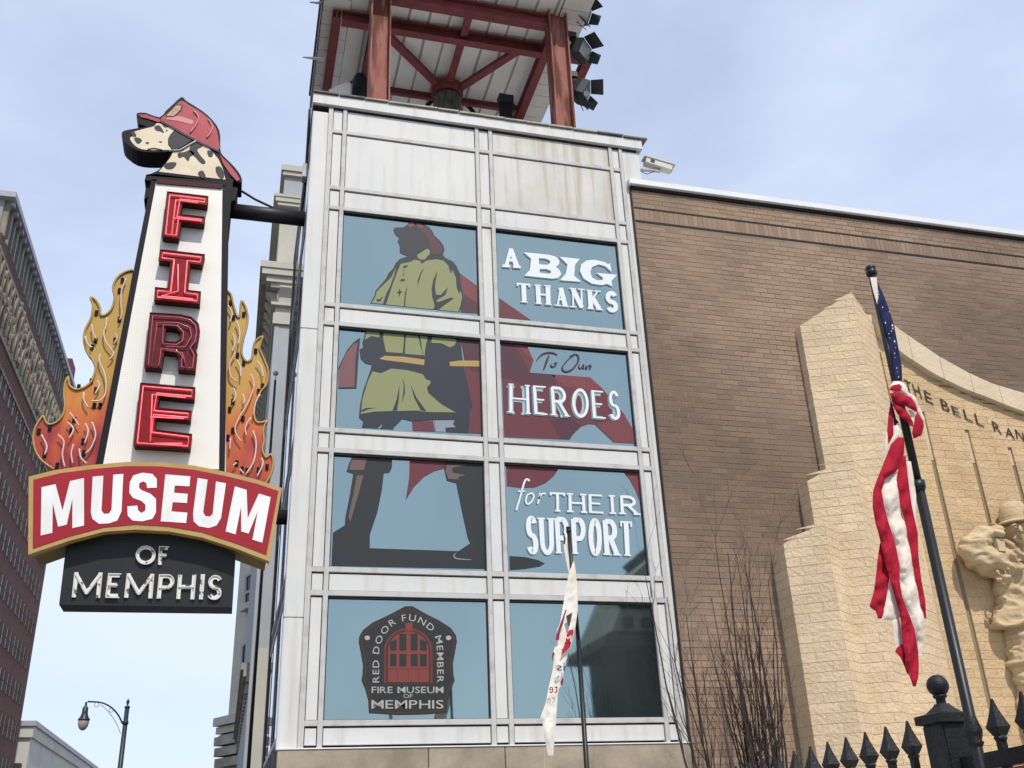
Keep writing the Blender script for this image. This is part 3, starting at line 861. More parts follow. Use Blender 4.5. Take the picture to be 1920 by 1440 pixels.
for pts in ([[(575, 412), (720, 425), (850, 440), (920, 460), (955, 500), (950, 540), (920, 566), (955, 600), (975, 645), (940, 685), (880, 692), (585, 660), (640, 600), (655, 480)], [(735, 475), (800, 478), (850, 495), (860, 520), (830, 545), (740, 538)], [(745, 590), (820, 590), (865, 610), (865, 630), (840, 640), (745, 628)]],
            [[(955, 460), (1170, 482), (1120, 545), (1110, 660), (1185, 725), (960, 708), (1020, 640), (1040, 540)]],
            [[(1490, 525), (1505, 620), (1440, 560), (1370, 540), (1300, 570), (1280, 620), (1300, 680), (1360, 710), (1410, 705), (1415, 680), (1345, 630), (1565, 650), (1505, 720), (1515, 772), (1460, 747), (1400, 760), (1300, 745), (1210, 690), (1170, 610), (1185, 540), (1240, 500), (1320, 490), (1430, 515), (1470, 540)]]):
    ps = [C(o2, a5, l) for l in pts]
    ppx('letter_shadow', [[(x - 1.4, y + 2.0) for x, y in l] for l in ps], YT + 0.0028, 0, mur_shadow, WIN[1])
    ppx('vinyl_letter', ps, YT, 0, vinyl_white, WIN[1])
word2(1, o2, a5, [('T', [(487, 733), (660, 747), (668, 950), (498, 936)]), ('H', [(700, 752), (855, 763), (862, 970), (712, 957)]), ('A', [(905, 772), (1030, 784), (1042, 990), (912, 977)]),
                  ('N', [(1070, 787), (1212, 800), (1216, 1006), (1078, 993)]), ('K', [(1250, 808), (1385, 820), (1405, 1026), (1262, 1011)]), ('S', [(1440, 832), (1568, 842), (1578, 1042), (1450, 1027)])], 0.24, 0.09, 0.17, 0.06)
HER = [('H', [(425, 615), (630, 632), (640, 940), (425, 922)]), ('E', [(672, 635), (822, 647), (845, 952), (690, 937)]), ('R', [(862, 650), (1020, 662), (1055, 967), (880, 950)]),
       ('O', [(1088, 668), (1262, 682), (1268, 978), (1092, 963)]), ('E', [(1290, 685), (1430, 697), (1462, 992), (1310, 980)]), ('S', [(1478, 693), (1580, 702), (1605, 1002), (1482, 985)])]
word(3, o4, a5, HER, mur_sh2, 0.10, 0.055, 0.09, 0.05, 'letter_outline', YT + 0.0030, (-3.0, 2.6), 0.085, 0.0003)
word(3, o4, a5, HER, mur_shadow, 0.10, 0.055, 0.09, 0.05, 'letter_shadow', YT + 0.0012, (-3.0, 2.6), 0.0, 0.0003)
word(3, o4, a5, HER, vinyl_white, 0.10, 0.055, 0.09, 0.045, 'vinyl_letter', YT - 0.001)
# brush script "To Our"
for pts, wd in (([(715, 375), (745, 330), (800, 295), (880, 290), (935, 315)], 3.4), ([(845, 315), (820, 380), (790, 470)], 4.0), ([(880, 400), (865, 425), (885, 440), (915, 420), (910, 395), (935, 400)], 3.0),
                ([(1120, 310), (1040, 370), (985, 450), (1020, 490), (1090, 465), (1150, 390), (1155, 330), (1120, 305), (1060, 330)], 3.4), ([(1170, 405), (1160, 445), (1185, 455), (1210, 420), (1205, 455), (1225, 455)], 2.6), ([(1235, 420), (1240, 465), (1255, 435), (1285, 425), (1275, 465), (1295, 430)], 2.6)):
    ribpx(MB(), smoothline(C(o4, a5, pts), 5), wd, YT, True).build('script_letter', mur_purple, WIN[3])
for pts, wd in (([(498, 328), (470, 312), (445, 340), (405, 480), (362, 622)], 3.4), ([(378, 432), (452, 432)], 2.6), ([(520, 450), (475, 470), (458, 530), (480, 560), (520, 530), (538, 480), (520, 450)], 3.0), ([(602, 450), (578, 558)], 3.2), ([(585, 510), (620, 460), (658, 455)], 3.0)):
    ribpx(MB(), smoothline(C(o6, b5, pts), 5), wd, YT, False).build('script_letter', vinyl_white, WIN[5])
    ribpx(MB(), [(x - 1.2, y + 1.6) for x, y in smoothline(C(o6, b5, pts), 5)], wd, YT + 0.0025, False).build('letter_shadow', mur_shadow, WIN[5])
word2(5, o6, b5, [('T', [(692, 440), (858, 448), (850, 640), (706, 632)]), ('H', [(885, 450), (1045, 458), (1058, 650), (888, 641)]), ('E', [(1085, 460), (1235, 468), (1250, 657), (1090, 648)]), ('I', [(1272, 468), (1362, 473), (1378, 662), (1282, 657)]), ('R', [(1400, 475), (1555, 483), (1590, 670), (1410, 661)])], 0.15, 0.10, 0.16, 0.09)
word2(5, o6, b5, [('S', [(455, 690), (570, 696), (588, 1052), (470, 1045)]), ('U', [(585, 695), (735, 702), (742, 1058), (608, 1050)]), ('P', [(745, 702), (888, 709), (890, 1058), (768, 1052)]), ('P', [(908, 708), (1055, 714), (1060, 1062), (930, 1058)]), ('O', [(1080, 714), (1215, 720), (1222, 1068), (1090, 1060)]), ('R', [(1225, 722), (1368, 729), (1398, 1076), (1248, 1068)]), ('T', [(1385, 729), (1535, 736), (1545, 1082), (1408, 1074)])], 0.14, 0.05, 0.11, 0.04)

# ---- emblem in the lower left window
o7 = (560, 1090)
emb = pr(6, o7, c5, [(1010, 235), (1080, 235), (1200, 305), (1330, 370), (1440, 440), (1490, 510), (1500, 570), (1480, 680), (1462, 780), (1466, 880), (1478, 940), (1440, 1030), (1412, 1130), (1405, 1245), (1200, 1262), (950, 1268), (665, 1250), (660, 1130), (630, 1020), (595, 940), (605, 880), (610, 800), (590, 680), (570, 580), (575, 520), (610, 460), (700, 390), (850, 320)], emb_dark, 'emblem')
WIN.append(emb)
ol = C(o7, c5, [(1045, 262), (1190, 330), (1330, 400), (1420, 462), (1468, 525), (1474, 570), (1455, 680), (1440, 780), (1446, 900), (1452, 940), (1415, 1030), (1388, 1130), (1378, 1222), (1200, 1238), (950, 1243), (690, 1228), (684, 1130), (655, 1020), (622, 940), (632, 880), (636, 800), (616, 680), (597, 580), (602, 530), (635, 475), (720, 412), (870, 340)])
ribpx(MB(), ol + [ol[0]], 1.1, YP - 0.0008).build('emblem_line', emb_red2, emb)
dl = lambda pts, m, lv, nm: ppx(nm, C(o7, c5, pts), YP - 0.0008 * lv, 0, m, emb)
arch = lambda x0, x1, yb, ys, yt: [(x0, yb), (x0, ys)] + [((x0 + x1) / 2 - (x1 - x0) / 2 * cos(pi * i / 14), ys - (ys - yt) * sin(pi * i / 14)) for i in range(1, 14)] + [(x1, ys), (x1, yb)]
dl(arch(806, 1270, 968, 660, 440), emb_red2, 1, 'door_surround')
dl(arch(832, 1245, 962, 660, 462), emb_dark, 2, 'door_gap')
dl(arch(845, 1234, 955, 660, 474), emb_red, 3, 'door_leaf')
dl([(1008, 393), (1082, 393), (1072, 470), (1018, 470)], emb_red, 4, 'keystone')
for x0, x1, yt in ((866, 926, 545), (954, 1020, 495), (1062, 1126, 495), (1150, 1214, 545)):
    dl([(x0, 655), (x0, yt + (30 if x0 in (866,) else 0)), (x1, yt + (30 if x0 == 1150 else 0)), (x1, 655)], emb_dark, 4, 'door_pane')
    dl([(x0, 805), (x0, 688), (x1, 688), (x1, 805)], emb_dark, 4, 'door_pane')
for x in (935, 1040, 1140):
    dl([(x - 3, 940), (x - 3, 835), (x + 3, 835), (x + 3, 940)], emb_red2, 4, 'door_groove')
dl([(845, 824), (1234, 824), (1234, 832), (845, 832)], emb_red2, 4, 'door_groove')

# built-in sans face for the small print
def fontmesh(ch, bold=0.0):
    cu = bpy.data.curves.new('t', 'FONT'); cu.body = ch; cu.offset = bold; cu.resolution_u = 3
    o = bpy.data.objects.new('t', cu); COL.objects.link(o)
    dg = bpy.context.evaluated_depsgraph_get(); dg.update()
    me = bpy.data.meshes.new_from_object(o.evaluated_get(dg))
    v = [tuple(p.co)[:2] for p in me.vertices]; f = [tuple(p.vertices) for p in me.polygons]
    bpy.data.objects.remove(o); bpy.data.curves.remove(cu); bpy.data.meshes.remove(me)
    return v, f
FC = {}
def fglyph(ch, bold=0.004):
    if (ch, bold) not in FC:
        v, f = fontmesh(ch, bold)
        xs = [p[0] for p in v]
        FC[(ch, bold)] = (v, f, min(xs), max(xs))
    return FC[(ch, bold)]
def textline(s, o, sc, x0, x1, ytop, ybot, Y, m, parent, bold=0.004, name='letter', mirror=False):
    """word set between x0 and x1 in crop pixels"""
    adv = []; X = 0
    for ch in s:
        if ch == ' ': X += 0.32; adv.append(None); continue
        v, f, a, b = fglyph(ch, bold); adv.append(X); X += (b - a) + 0.10
    X -= 0.10
    for ch, ad in zip(s, adv):
        if ad is None: continue
        v, f, a, b = fglyph(ch, bold)
        pts = []
        for px, py in v:
            u = (ad + px - a) / X
            if mirror: u = 1 - u
            xx = x0 + (x1 - x0) * u; yy = ybot + (ytop - ybot) * (py / 0.70)
            pts.append(onY(o[0] + xx / sc, o[1] + yy / sc, Y))
        obj(name, pts, f, m, parent)
textline('FIRE MUSEUM', o7, c5, 692, 1372, 997, 1058, YP - 0.0014, emb_txt, emb)
textline('OF', o7, c5, 992, 1080, 1068, 1104, YP - 0.0014, emb_txt, emb, 0.0)
textline('MEMPHIS', o7, c5, 690, 1372, 1124, 1205, YP - 0.0014, emb_txt, emb)
# lettering round the arch
path = smoothline([(762, 968), (762, 800), (764, 660), (800, 540), (880, 432), (960, 388), (1040, 374), (1120, 388), (1205, 436), (1285, 520), (1308, 640), (1312, 800), (1312, 968)], 8)
cum = [0]
for i in range(1, len(path)): cum.append(cum[-1] + (Vector(path[i]) - Vector(path[i - 1])).length)
S = 'RED DOOR FUND MEMBER'
wid = [(0.34 if ch == ' ' else fglyph(ch)[3] - fglyph(ch)[2] + 0.16) for ch in S]
k = cum[-1] / sum(wid); d = 0
for ch, wd in zip(S, wid):
    if ch != ' ':
        t = (d + wd / 2) * k
        i = max(j for j in range(len(cum) - 1) if cum[j] <= t)
        p = Vector(path[i]).lerp(Vector(path[i + 1]), (t - cum[i]) / (cum[i + 1] - cum[i])); tg = (Vector(path[min(i + 3, len(path) - 1)]) - Vector(path[max(i - 2, 0)])).normalized(); nm = Vector((tg.y, -tg.x))
        v, f, a, b = fglyph(ch)
        pts = []
        for px, py in v:
            q = p + tg * ((px - (a + b) / 2) * k * 0.98) + nm * (py / 0.70 * 62)
            pts.append(onY(o7[0] + q.x / c5, o7[1] + q.y / c5, YP - 0.0014))
        obj('letter', pts, f, emb_txt, emb)
    d += wd
for cx, cy in ((650, 535), (1420, 535)):
    dl([(cx + 26 * cos(2 * pi * i / 12), cy + 22 * sin(2 * pi * i / 12)) for i in range(12)], emb_txt, 1, 'rivet')

# ================================================================== NEON SIGN
SG = thing('neon_blade_sign', 'tall neon blade sign with red channel letters, flames and a dalmatian head', 'sign', (-1.65, 0.2, 1.5))
c1 = ((200, 160), 4.5); c2 = ((20, 480), 3.2); c3 = ((20, 840), 3.2)
YF = 0.0
cab = ppx('cabinet', [(284, 336), (430, 350), (421.5, 884), (179, 872)], YF, 0.42, sign_black, SG)
ppx('cabinet_face', [(292.5, 343), (417, 353), (410.5, 880), (193.5, 870)], YF - 0.012, 0.011, perf_m, cab)
ppx('cabinet_header', [(295, 334), (417, 346), (416.5, 353), (293, 343)], YF - 0.03, 0.029, chan_side, cab)
for bx_ in ([(276, 330), (300, 333), (296, 352), (270, 375)], [(416, 346), (446, 352), (441, 375), (420, 380)]):
    ppx('bracket_cover', bx_, YF + 0.05, 0.30, sign_black, cab)
FIREP = {
 'F': ([C(*c1, [(512, 897), (858, 938), (850, 1012), (640, 988), (622, 1088), (830, 1112), (822, 1172), (628, 1150), (608, 1292), (470, 1276)])], chan_red, neon_on),
 'I': ([C(*c2, [(899, -38), (1165, -8), (1150, 55), (1076, 46), (1062, 205), (1140, 215), (1135, 288), (862, 262), (868, 188), (945, 196), (962, 35), (888, 26)])], chan_red, neon_on),
 'R': ([C(*c2, [(838, 340), (1020, 352), (1085, 368), (1125, 405), (1133, 455), (1122, 520), (1098, 550), (1118, 590), (1108, 690), (1005, 682), (1010, 605), (985, 580), (920, 573), (905, 675), (805, 668)]), C(*c2, [(930, 428), (995, 433), (1022, 460), (1018, 500), (990, 518), (925, 512)])], chan_dull, neon_off),
 'E': ([C(*c2, [(780, 762), (1108, 790), (1102, 862), (892, 842), (880, 912), (1085, 930), (1080, 988), (873, 970), (865, 1042), (1088, 1070), (1078, 1158), (740, 1138)])], chan_red, neon_on)}
for ch, (polys, fm, nm) in FIREP.items():
    # polygons were read at the letter's front, which stands proud of the face
    fr = -0.125
    L3 = [[onY(x, y, fr) for x, y in l] for l in polys]
    let = MB().prism(L3, (0, 0.11, 0)).build('channel_letter', chan_side, SG)
    ins = [inset(l, 1.1 if i == 0 else -1.1) for i, l in enumerate(polys)]
    ppx('letter_face', ins, fr - 0.002, 0, fm, let)
    for i, l in enumerate(polys):
        MB().tube([onY(x, y, fr - 0.004) for x, y in l], 0.007, 5, closed=True).build('letter_rim', chan_side, let)
        q = inset(l, 5.5 if i == 0 else -4.5)
        MB().tube([onY(x, y, fr - 0.022) for x, y in q], 0.0065, 6, closed=True).build('neon_tube', nm, let, True)
# inner second tube runs
for pts, nm in ((C(*c1, [(548, 1262), (585, 965), (770, 990)]), neon_on), (C(*c1, [(575, 1120), (770, 1140)]), neon_on), (C(*c2, [(1005, 50), (1005, 210), (905, 238), (1095, 258)]), neon_on), (C(*c2, [(838, 965), (1040, 975)]), neon_on), (C(*c2, [(838, 1110), (850, 830), (1050, 850)]), neon_on), (C(*c2, [(860, 1125), (1030, 1125)]), neon_on),
                (C(*c2, [(845, 660), (880, 400), (1000, 400), (1075, 430), (1085, 480), (1050, 545), (930, 545)]), neon_off), (C(*c2, [(930, 565), (1030, 580), (1055, 670)]), neon_off)):
    tubepx('neon_tube', pts, -0.150, 0.0062, nm, SG)
# soft lit panel edge: none - the face is only paint

# --- dalmatian head with fire helmet, cut-out panel on top
D1 = lambda pts: C(*c1, pts)
sil = D1([(255, 235), (330, 232), (445, 270), (500, 215), (560, 160), (632, 97), (670, 130), (760, 185), (850, 250), (930, 340), (958, 420), (957, 500), (965, 570), (1010, 620), (1080, 690), (1130, 760), (1142, 815), (1100, 815), (1045, 780), (1005, 745), (1010, 812), (420, 748), (330, 762), (430, 720), (500, 650), (535, 595), (540, 560), (480, 562), (350, 562), (250, 545), (180, 500), (135, 455), (128, 400), (165, 378), (270, 360), (345, 345), (270, 325), (258, 275)])
head = ppx('dog_head', smoothline(sil, 2, True), 0.02, 0.30, sign_black, SG)
dg = lambda nm, pts, m, lv, sm=0: ppx(nm, smoothline(D1(pts), sm, True) if sm else D1(pts), 0.02 - 0.004 * lv, 0.003, m, head)
dg('muzzle', [(275, 378), (335, 362), (400, 345), (430, 318), (520, 345), (575, 368), (528, 430), (518, 500), (545, 540), (480, 545), (350, 545), (262, 525), (205, 470), (200, 440), (235, 420), (225, 395)], dog_cream, 1, 3)
dg('neck', [(560, 562), (640, 555), (700, 505), (760, 468), (840, 510), (900, 570), (945, 625), (975, 690), (1003, 795), (440, 728), (500, 660), (540, 605)], dog_cream, 1)
dg('ear', [(585, 382), (722, 442), (700, 475), (630, 520), (565, 540), (530, 505), (520, 445)], dog_black, 2, 3)
dg('helmet_shell', [(630, 130), (700, 168), (790, 222), (870, 290), (925, 370), (943, 450), (943, 545), (800, 480), (650, 402), (560, 347), (455, 292), (520, 232), (570, 180)], helmet_red, 2, 3)
dg('helmet_gloss', [(520, 250), (640, 265), (740, 300), (720, 330), (600, 300), (500, 285)], helmet_hi, 3)
dg('helmet_brim', [(268, 244), (330, 247), (440, 283), (545, 340), (440, 310), (340, 278), (290, 268)], helmet_red, 3)
dg('helmet_brim', [(955, 590), (1020, 650), (1090, 735), (1125, 795), (1100, 808), (1040, 745), (985, 665)], helmet_red, 3)
dg('helmet_edge', [(455, 292), (560, 347), (650, 402), (800, 480), (945, 548), (950, 562), (795, 495), (645, 416), (550, 360), (445, 304)], dog_black, 4)
dg('helmet_badge', [(497, 258), (585, 158), (645, 165), (632, 210), (572, 268), (515, 270)], dog_black, 3)
dg('helmet_badge', [(505, 250), (588, 168), (632, 172), (622, 204), (568, 258), (518, 260)], badge_m, 4)
for pts in ([(735, 215), (775, 268), (755, 330), (705, 398)], [(858, 285), (890, 345), (876, 400), (845, 440)]):
    tubepx('helmet_rib', smoothline(D1(pts), 4), 0.003, 0.010, helmet_hi, head)
tubepx('ear_line', D1([(755, 468), (690, 505), (620, 545), (530, 552)]), 0.006, 0.010, mullion_m, head)
tubepx('mouth', D1([(345, 540), (400, 530), (470, 545)]), 0.012, 0.006, dog_black, head)
for pts in ([(402, 352), (440, 335), (472, 372), (482, 400), (450, 385), (420, 380)], [(232, 445), (270, 442), (298, 465), (262, 492)], [(328, 480), (358, 480), (345, 496)], [(440, 472), (468, 474), (455, 482)], [(500, 372), (515, 380), (505, 388)], [(600, 572), (660, 562), (700, 545), (742, 578), (705, 600), (688, 638), (650, 600), (612, 612)],
            [(715, 498), (760, 478), (812, 510), (765, 540), (790, 590), (835, 645), (805, 662), (755, 612), (700, 555)], [(482, 668), (540, 648), (590, 655), (560, 700), (505, 704)], [(770, 740), (808, 718), (836, 768), (800, 778)], [(920, 692), (958, 685), (985, 730), (990, 775), (962, 786), (928, 742)], [(850, 550), (895, 558), (890, 600), (860, 597)], [(470, 325), (525, 345), (490, 352)], [(205, 400), (235, 395), (250, 425), (225, 432)]):
    dg('spot', pts, dog_black, 2, 3)
ppx('neck_collar', D1([(330, 762), (1012, 812), (1010, 845), (320, 800)]), 0.0, 0.34, sign_black, head)

# --- flame panels with neon squiggles
FL = C(*c2, [(735, 85), (690, 95), (640, 130), (615, 190), (625, 250), (610, 310), (575, 350), (540, 355), (535, 310), (510, 265), (480, 250), (495, 300), (485, 370), (450, 440), (440, 500), (455, 570), (490, 620), (510, 670), (500, 720), (470, 770), (410, 800), (375, 795), (350, 770), (345, 725), (325, 770), (320, 830), (325, 900), (310, 960), (270, 1000), (225, 1010), (205, 985), (195, 960), (170, 990), (145, 1040), (135, 1100), (150, 1170), (190, 1230), (260, 1280), (320, 1300), (510, 1270), (560, 1000), (640, 600)])
FR = C(*c2, [(1292, 205), (1320, 230), (1335, 290), (1355, 355), (1375, 360), (1385, 270), (1410, 310), (1422, 370), (1415, 430), (1395, 500), (1385, 580), (1410, 630), (1445, 620), (1455, 560), (1470, 510), (1512, 482), (1500, 520), (1495, 560), (1520, 620), (1545, 690), (1535, 770), (1510, 800), (1480, 850), (1460, 930), (1470, 990), (1500, 1000), (1540, 990), (1525, 1010), (1515, 1060), (1520, 1110), (1510, 1160), (1530, 1210), (1560, 1190), (1575, 1230), (1565, 1300), (1520, 1380), (1290, 1340)])
for fl, n_out in ((FL, 38), (FR, 36)):
    poly = smoothline(fl[:n_out + 1], 3) + fl[n_out + 1:]
    f = ppx('flame_panel', poly, 0.13, 0.10, flame_m, SG)
    MB().tube([onY(x, y, 0.118) for x, y in smoothline(fl[:n_out], 3)], 0.010, 6).build('flame_rim_tube', sign_gold, f, True)
    MB().tube([onY(x, y, 0.17) for x, y in smoothline(fl[:n_out], 3)], 0.014, 6).build('flame_edge', gold_side, f, True)
    f['_fl'] = 1
fl_l, fl_r = [o for o in bpy.data.objects if '_fl' in o]
s3 = ((60, 500), 3.6)
for i, pts in enumerate(([(635, 80), (605, 160), (600, 250), (605, 320), (590, 360)], [(505, 345), (500, 400), (485, 440), (495, 500), (530, 550), (550, 590), (520, 630)], [(460, 590), (455, 640), (490, 720), (500, 800), (490, 870), (455, 905), (400, 905)], [(405, 390), (410, 440), (435, 490)], [(360, 470), (375, 520), (405, 545)],
            [(350, 850), (350, 900), (380, 950)], [(255, 985), (290, 1030), (318, 1075)], [(240, 1050), (280, 1095), (250, 1160)], [(360, 1060), (380, 1110), (355, 1195)], [(175, 1135), (215, 1180), (205, 1270), (222, 1355)], [(65, 1135), (100, 1210), (85, 1270)], [(405, 1050), (430, 1130), (400, 1220), (360, 1260)], [(280, 1200), (265, 1260), (275, 1330)], [(320, 1230), (330, 1290), (370, 1330)], [(440, 770), (455, 800), (425, 860)], [(560, 450), (575, 480), (550, 525)])):
    tubepx('neon_tube', smoothline(C(*s3, pts), 4), 0.085, 0.008, neon_white if i % 3 else neon_pink, fl_l)
s4 = ((400, 500), 480 / 140)
for i, pts in enumerate(([(95, 250), (120, 300), (105, 360)], [(150, 350), (170, 420), (160, 500)], [(125, 430), (138, 480), (120, 550)], [(140, 555), (105, 620), (110, 700), (155, 740)], [(150, 600), (175, 650), (175, 710)], [(280, 605), (310, 650), (320, 710)], [(240, 690), (262, 760), (225, 870), (160, 980), (140, 1060), (180, 1125)], [(130, 780), (145, 830), (125, 870)], [(190, 820), (200, 860), (185, 880)], [(240, 970), (205, 1030), (212, 1085)], [(255, 1055), (275, 1130), (260, 1250), (205, 1340)], [(310, 1230), (318, 1270), (280, 1350)], [(110, 1100), (105, 1180)], [(150, 1260), (125, 1280)], [(170, 1300), (195, 1330)], [(300, 820), (270, 880), (258, 960)])):
    tubepx('neon_tube', smoothline(C(*s4, pts), 4), 0.085, 0.008, neon_white if i % 3 else neon_pink, fl_r)
random.seed(5)
for fpar, cc, lst in ((fl_l, s3, [(610, 95), (590, 165), (590, 358), (435, 315), (405, 545), (265, 1110), (350, 1260), (345, 1180), (420, 940), (460, 940), (45, 1115), (315, 815), (400, 775), (430, 500), (430, 835), (285, 1035), (85, 1270), (120, 1090), (170, 1345), (560, 500)]), (fl_r, s4, [(110, 235), (130, 330), (195, 310), (195, 622), (155, 572), (272, 545), (315, 770), (290, 805), (190, 980), (125, 1055), (125, 870), (150, 1265), (185, 1305), (215, 1315), (345, 1290), (290, 1310), (95, 1100), (105, 920)])):
    for p in lst:
        c = onY(*C(*cc, [p])[0], 0.13)
        MB().lathe(c, [(0.0, -0.03), (0.018, -0.03), (0.018, 0.03), (0.0, 0.03)], 8).build('tube_stand', sign_black, fpar)

# --- MUSEUM banner
out = C(*c3, [(108, 172), (250, 135), (450, 105), (700, 83), (900, 85), (1100, 105), (1300, 145), (1480, 190), (1628, 240), (1552, 680), (1350, 602), (1150, 537), (950, 500), (750, 489), (560, 502), (350, 557), (105, 640)])
inn = C(*c3, [(137, 190), (300, 150), (500, 125), (700, 108), (900, 110), (1100, 130), (1300, 170), (1480, 215), (1607, 258), (1535, 640), (1350, 570), (1150, 505), (950, 470), (750, 458), (560, 475), (350, 530), (133, 602)])
MY = -0.16
ban = ppx('banner_cabinet', out, MY, 0.10, sign_gold, SG)
ppx('banner_box', C(*c3, [(130, 180), (450, 115), (700, 95), (900, 97), (1100, 115), (1480, 205), (1600, 250), (1535, 660), (1350, 590), (1150, 527), (950, 490), (750, 479), (560, 492), (350, 547), (128, 625)]), MY + 0.101, 0.50, gold_side, ban)
ppx('banner_face', inn, MY - 0.006, 0.005, sign_red, ban)
def mpoly(quad, pts):
    TL, TR, BR, BL3 = [Vector(p) for p in C(*c3, quad)]
    ppx('banner_letter', [tuple(BL3.lerp(BR, u).lerp(TL.lerp(TR, u), v)) for u, v in pts], MY - 0.010, 0, letter_white, ban)
MM = [(0, 0), (.0, 1), (.33, 1), (.5, .42), (.67, 1), (1, 1), (1, 0), (.73, 0), (.73, .62), (.60, .10), (.40, .10), (.27, .62), (.27, 0)]
mpoly([(185, 235), (440, 180), (440, 465), (180, 525)], MM)
mpoly([(1345, 230), (1560, 295), (1510, 568), (1290, 500)], MM)
for pts in ([(492, 172), (556, 166), (545, 375), (560, 395), (590, 393), (605, 370), (615, 160), (676, 155), (665, 380), (640, 435), (590, 452), (530, 455), (490, 425), (481, 385)],
            [(715, 205), (735, 165), (790, 148), (850, 155), (877, 185), (877, 238), (818, 240), (815, 212), (795, 200), (772, 212), (770, 240), (790, 255), (840, 275), (872, 305), (872, 385), (850, 425), (790, 440), (730, 435), (702, 405), (700, 350), (760, 345), (765, 375), (785, 390), (808, 375), (808, 340), (785, 318), (735, 300), (712, 270)],
            [(928, 158), (1078, 170), (1073, 230), (985, 225), (980, 268), (1062, 275), (1058, 330), (972, 325), (965, 380), (1060, 388), (1053, 450), (900, 440)],
            [(1122, 180), (1182, 190), (1155, 385), (1168, 408), (1195, 412), (1212, 395), (1232, 200), (1292, 212), (1262, 420), (1235, 465), (1190, 480), (1130, 470), (1098, 440), (1094, 395)]):
    ppx('banner_letter', C(*c3, pts), MY - 0.010, 0, letter_white, ban)
# --- lower box
lo = C(*c3, [(332, 590), (500, 555), (750, 535), (1000, 545), (1200, 585), (1350, 640), (1330, 955), (290, 940)])
lb = ppx('lower_cabinet', lo, 0.0, 0.30, sign_charcoal, SG)
for ch, quad in (('O', [(752, 585), (872, 585), (868, 700), (748, 698)]), ('F', [(890, 588), (955, 590), (948, 702), (884, 700)]), ('M', [(382, 745), (552, 747), (536, 900), (366, 895)]), ('E', [(585, 750), (668, 752), (655, 900), (567, 898)]), ('M', [(697, 752), (862, 755), (850, 902), (680, 898)]), ('P', [(890, 757), (985, 757), (975, 905), (875, 903)]), ('H', [(1005, 760), (1114, 760), (1102, 908), (993, 905)]), ('I', [(1140, 757), (1168, 757), (1155, 908), (1128, 907)]), ('S', [(1190, 760), (1272, 763), (1262, 912), (1175, 910)])):
    q = C(*c3, quad)
    a = (Vector(q[1]) - Vector(q[0])).length / (Vector(q[3]) - Vector(q[0])).length
    sm = ch in 'OF' and quad[0][1] < 600
    wd = 0.19 if sm else 0.165
    g = glyph(MB(), ch, q, -0.020, a, wd, wd, 0.012, 0, 0, 0.0007).build('tube_letter', tube_letter, lb)
    g2 = glyph(MB(), ch, [tuple(v) for v in q], -0.030, a, wd * 0.28, wd * 0.28, 0.006, 0, 0, 0.0007)
    g2.build('neon_tube', neon_white, g)
# --- support arms
arm = [onY(572, 411, 0.22), onY(428, 396, 0.22)]
MB().tube([(XL - 0.014, 0.22, arm[0].z), (arm[1].x - 0.05, 0.22, arm[0].z)], 0.088, 14).build('support_arm', dark_metal, SG, True)
MB().box(arm[1].x - 0.04, arm[1].x + 0.03, 0.02, 0.40, arm[0].z - 0.30, arm[0].z + 0.36).build('arm_bracket', sign_black, SG)
MB().tube([(arm[1].x - 0.02, 0.12, arm[0].z + 0.36), (arm[1].x - 0.02, 0.30, arm[0].z + 0.36)], 0.12, 14).build('arm_knuckle', sign_black, SG, True)
p = onY(545, 970, 0.2)
MB().tube([(XL - 0.014, 0.2, p.z), (p.x - 0.5, 0.2, p.z)], 0.078, 14).build('support_arm', dark_metal, SG, True)
MB().tube([(-1.16, 0.16, 6.30), (-1.0, 0.18, 6.22), (-0.8, 0.2, 6.15), (-0.55, 0.2, 6.13), (XL - 0.03, 0.3, 6.2)], 0.014, 6).build('feed_cable', dark_metal, SG, True)

# ================================================================== BELL TURRET ON THE ROOF
BT = thing('bell_turret', 'red steel bell frame with white ribbed canopy on the tower roof', 'bell tower', (1.7, 1.4, 7.75))
PXL, PXR = 0.425, 2.95
def hpost(x, y, z0, z1, name='post'):
    m = MB()
    m.box(x - 0.135, x - 0.115, y - 0.12, y + 0.12, z0, z1); m.box(x + 0.115, x + 0.135, y - 0.12, y + 0.12, z0, z1)
    m.box(x - 0.1149, x + 0.1149, y - 0.03, y - 0.012, z0, z1)
    return m.build(name, rust_m, BT)
ZF = 10.0
hpost(PXL, 0.40, 7.72, 10.75); hpost(PXR, 0.40, 7.72, 10.75)
hpost(PXL, 2.55, 7.72, 9.9); hpost(PXR, 2.55, 7.72, 9.9)
def beam(p0, p1, w_, h_, name='beam', mm=None):
    m = MB(); p0, p1 = Vector(p0), Vector(p1); t = 0.022
    up = Vector((0, 0, 1))
    m.obox(p0 + up * (h_ / 2), p1 + up * (h_ / 2), w_, t); m.obox(p0 - up * (h_ / 2), p1 - up * (h_ / 2), w_, t)
    m.obox(p0, p1, t, h_ - t - 0.001)
    return m.build(name, mm or red_paint, BT)
XA0, XA1 = -0.12, 3.62
YA = 0.95
zf = ZF
beam((PXL + 0.14, 0.40, zf), (PXR - 0.14, 0.40, zf), 0.13, 0.19)                  # front beam between the posts
beam((XA0 + 0.07, YA, zf), (PXL - 0.071, YA, zf), 0.12, 0.17); beam((PXL + 0.071, YA, zf), (PXR - 0.071, YA, zf), 0.12, 0.17); beam((PXR + 0.071, YA, zf), (XA1 - 0.07, YA, zf), 0.12, 0.17)
for xx, ya, yb in ((XA0, YA - 0.06, 2.75), (PXL, 0.53, 2.75), (PXR, 0.53, 2.75), (XA1, YA - 0.06, 2.75)):
    beam((xx, ya, zf), (xx, yb, zf), 0.12, 0.15, 'cross_beam')
HX, HY = 1.70, 2.10
YR = 2.28
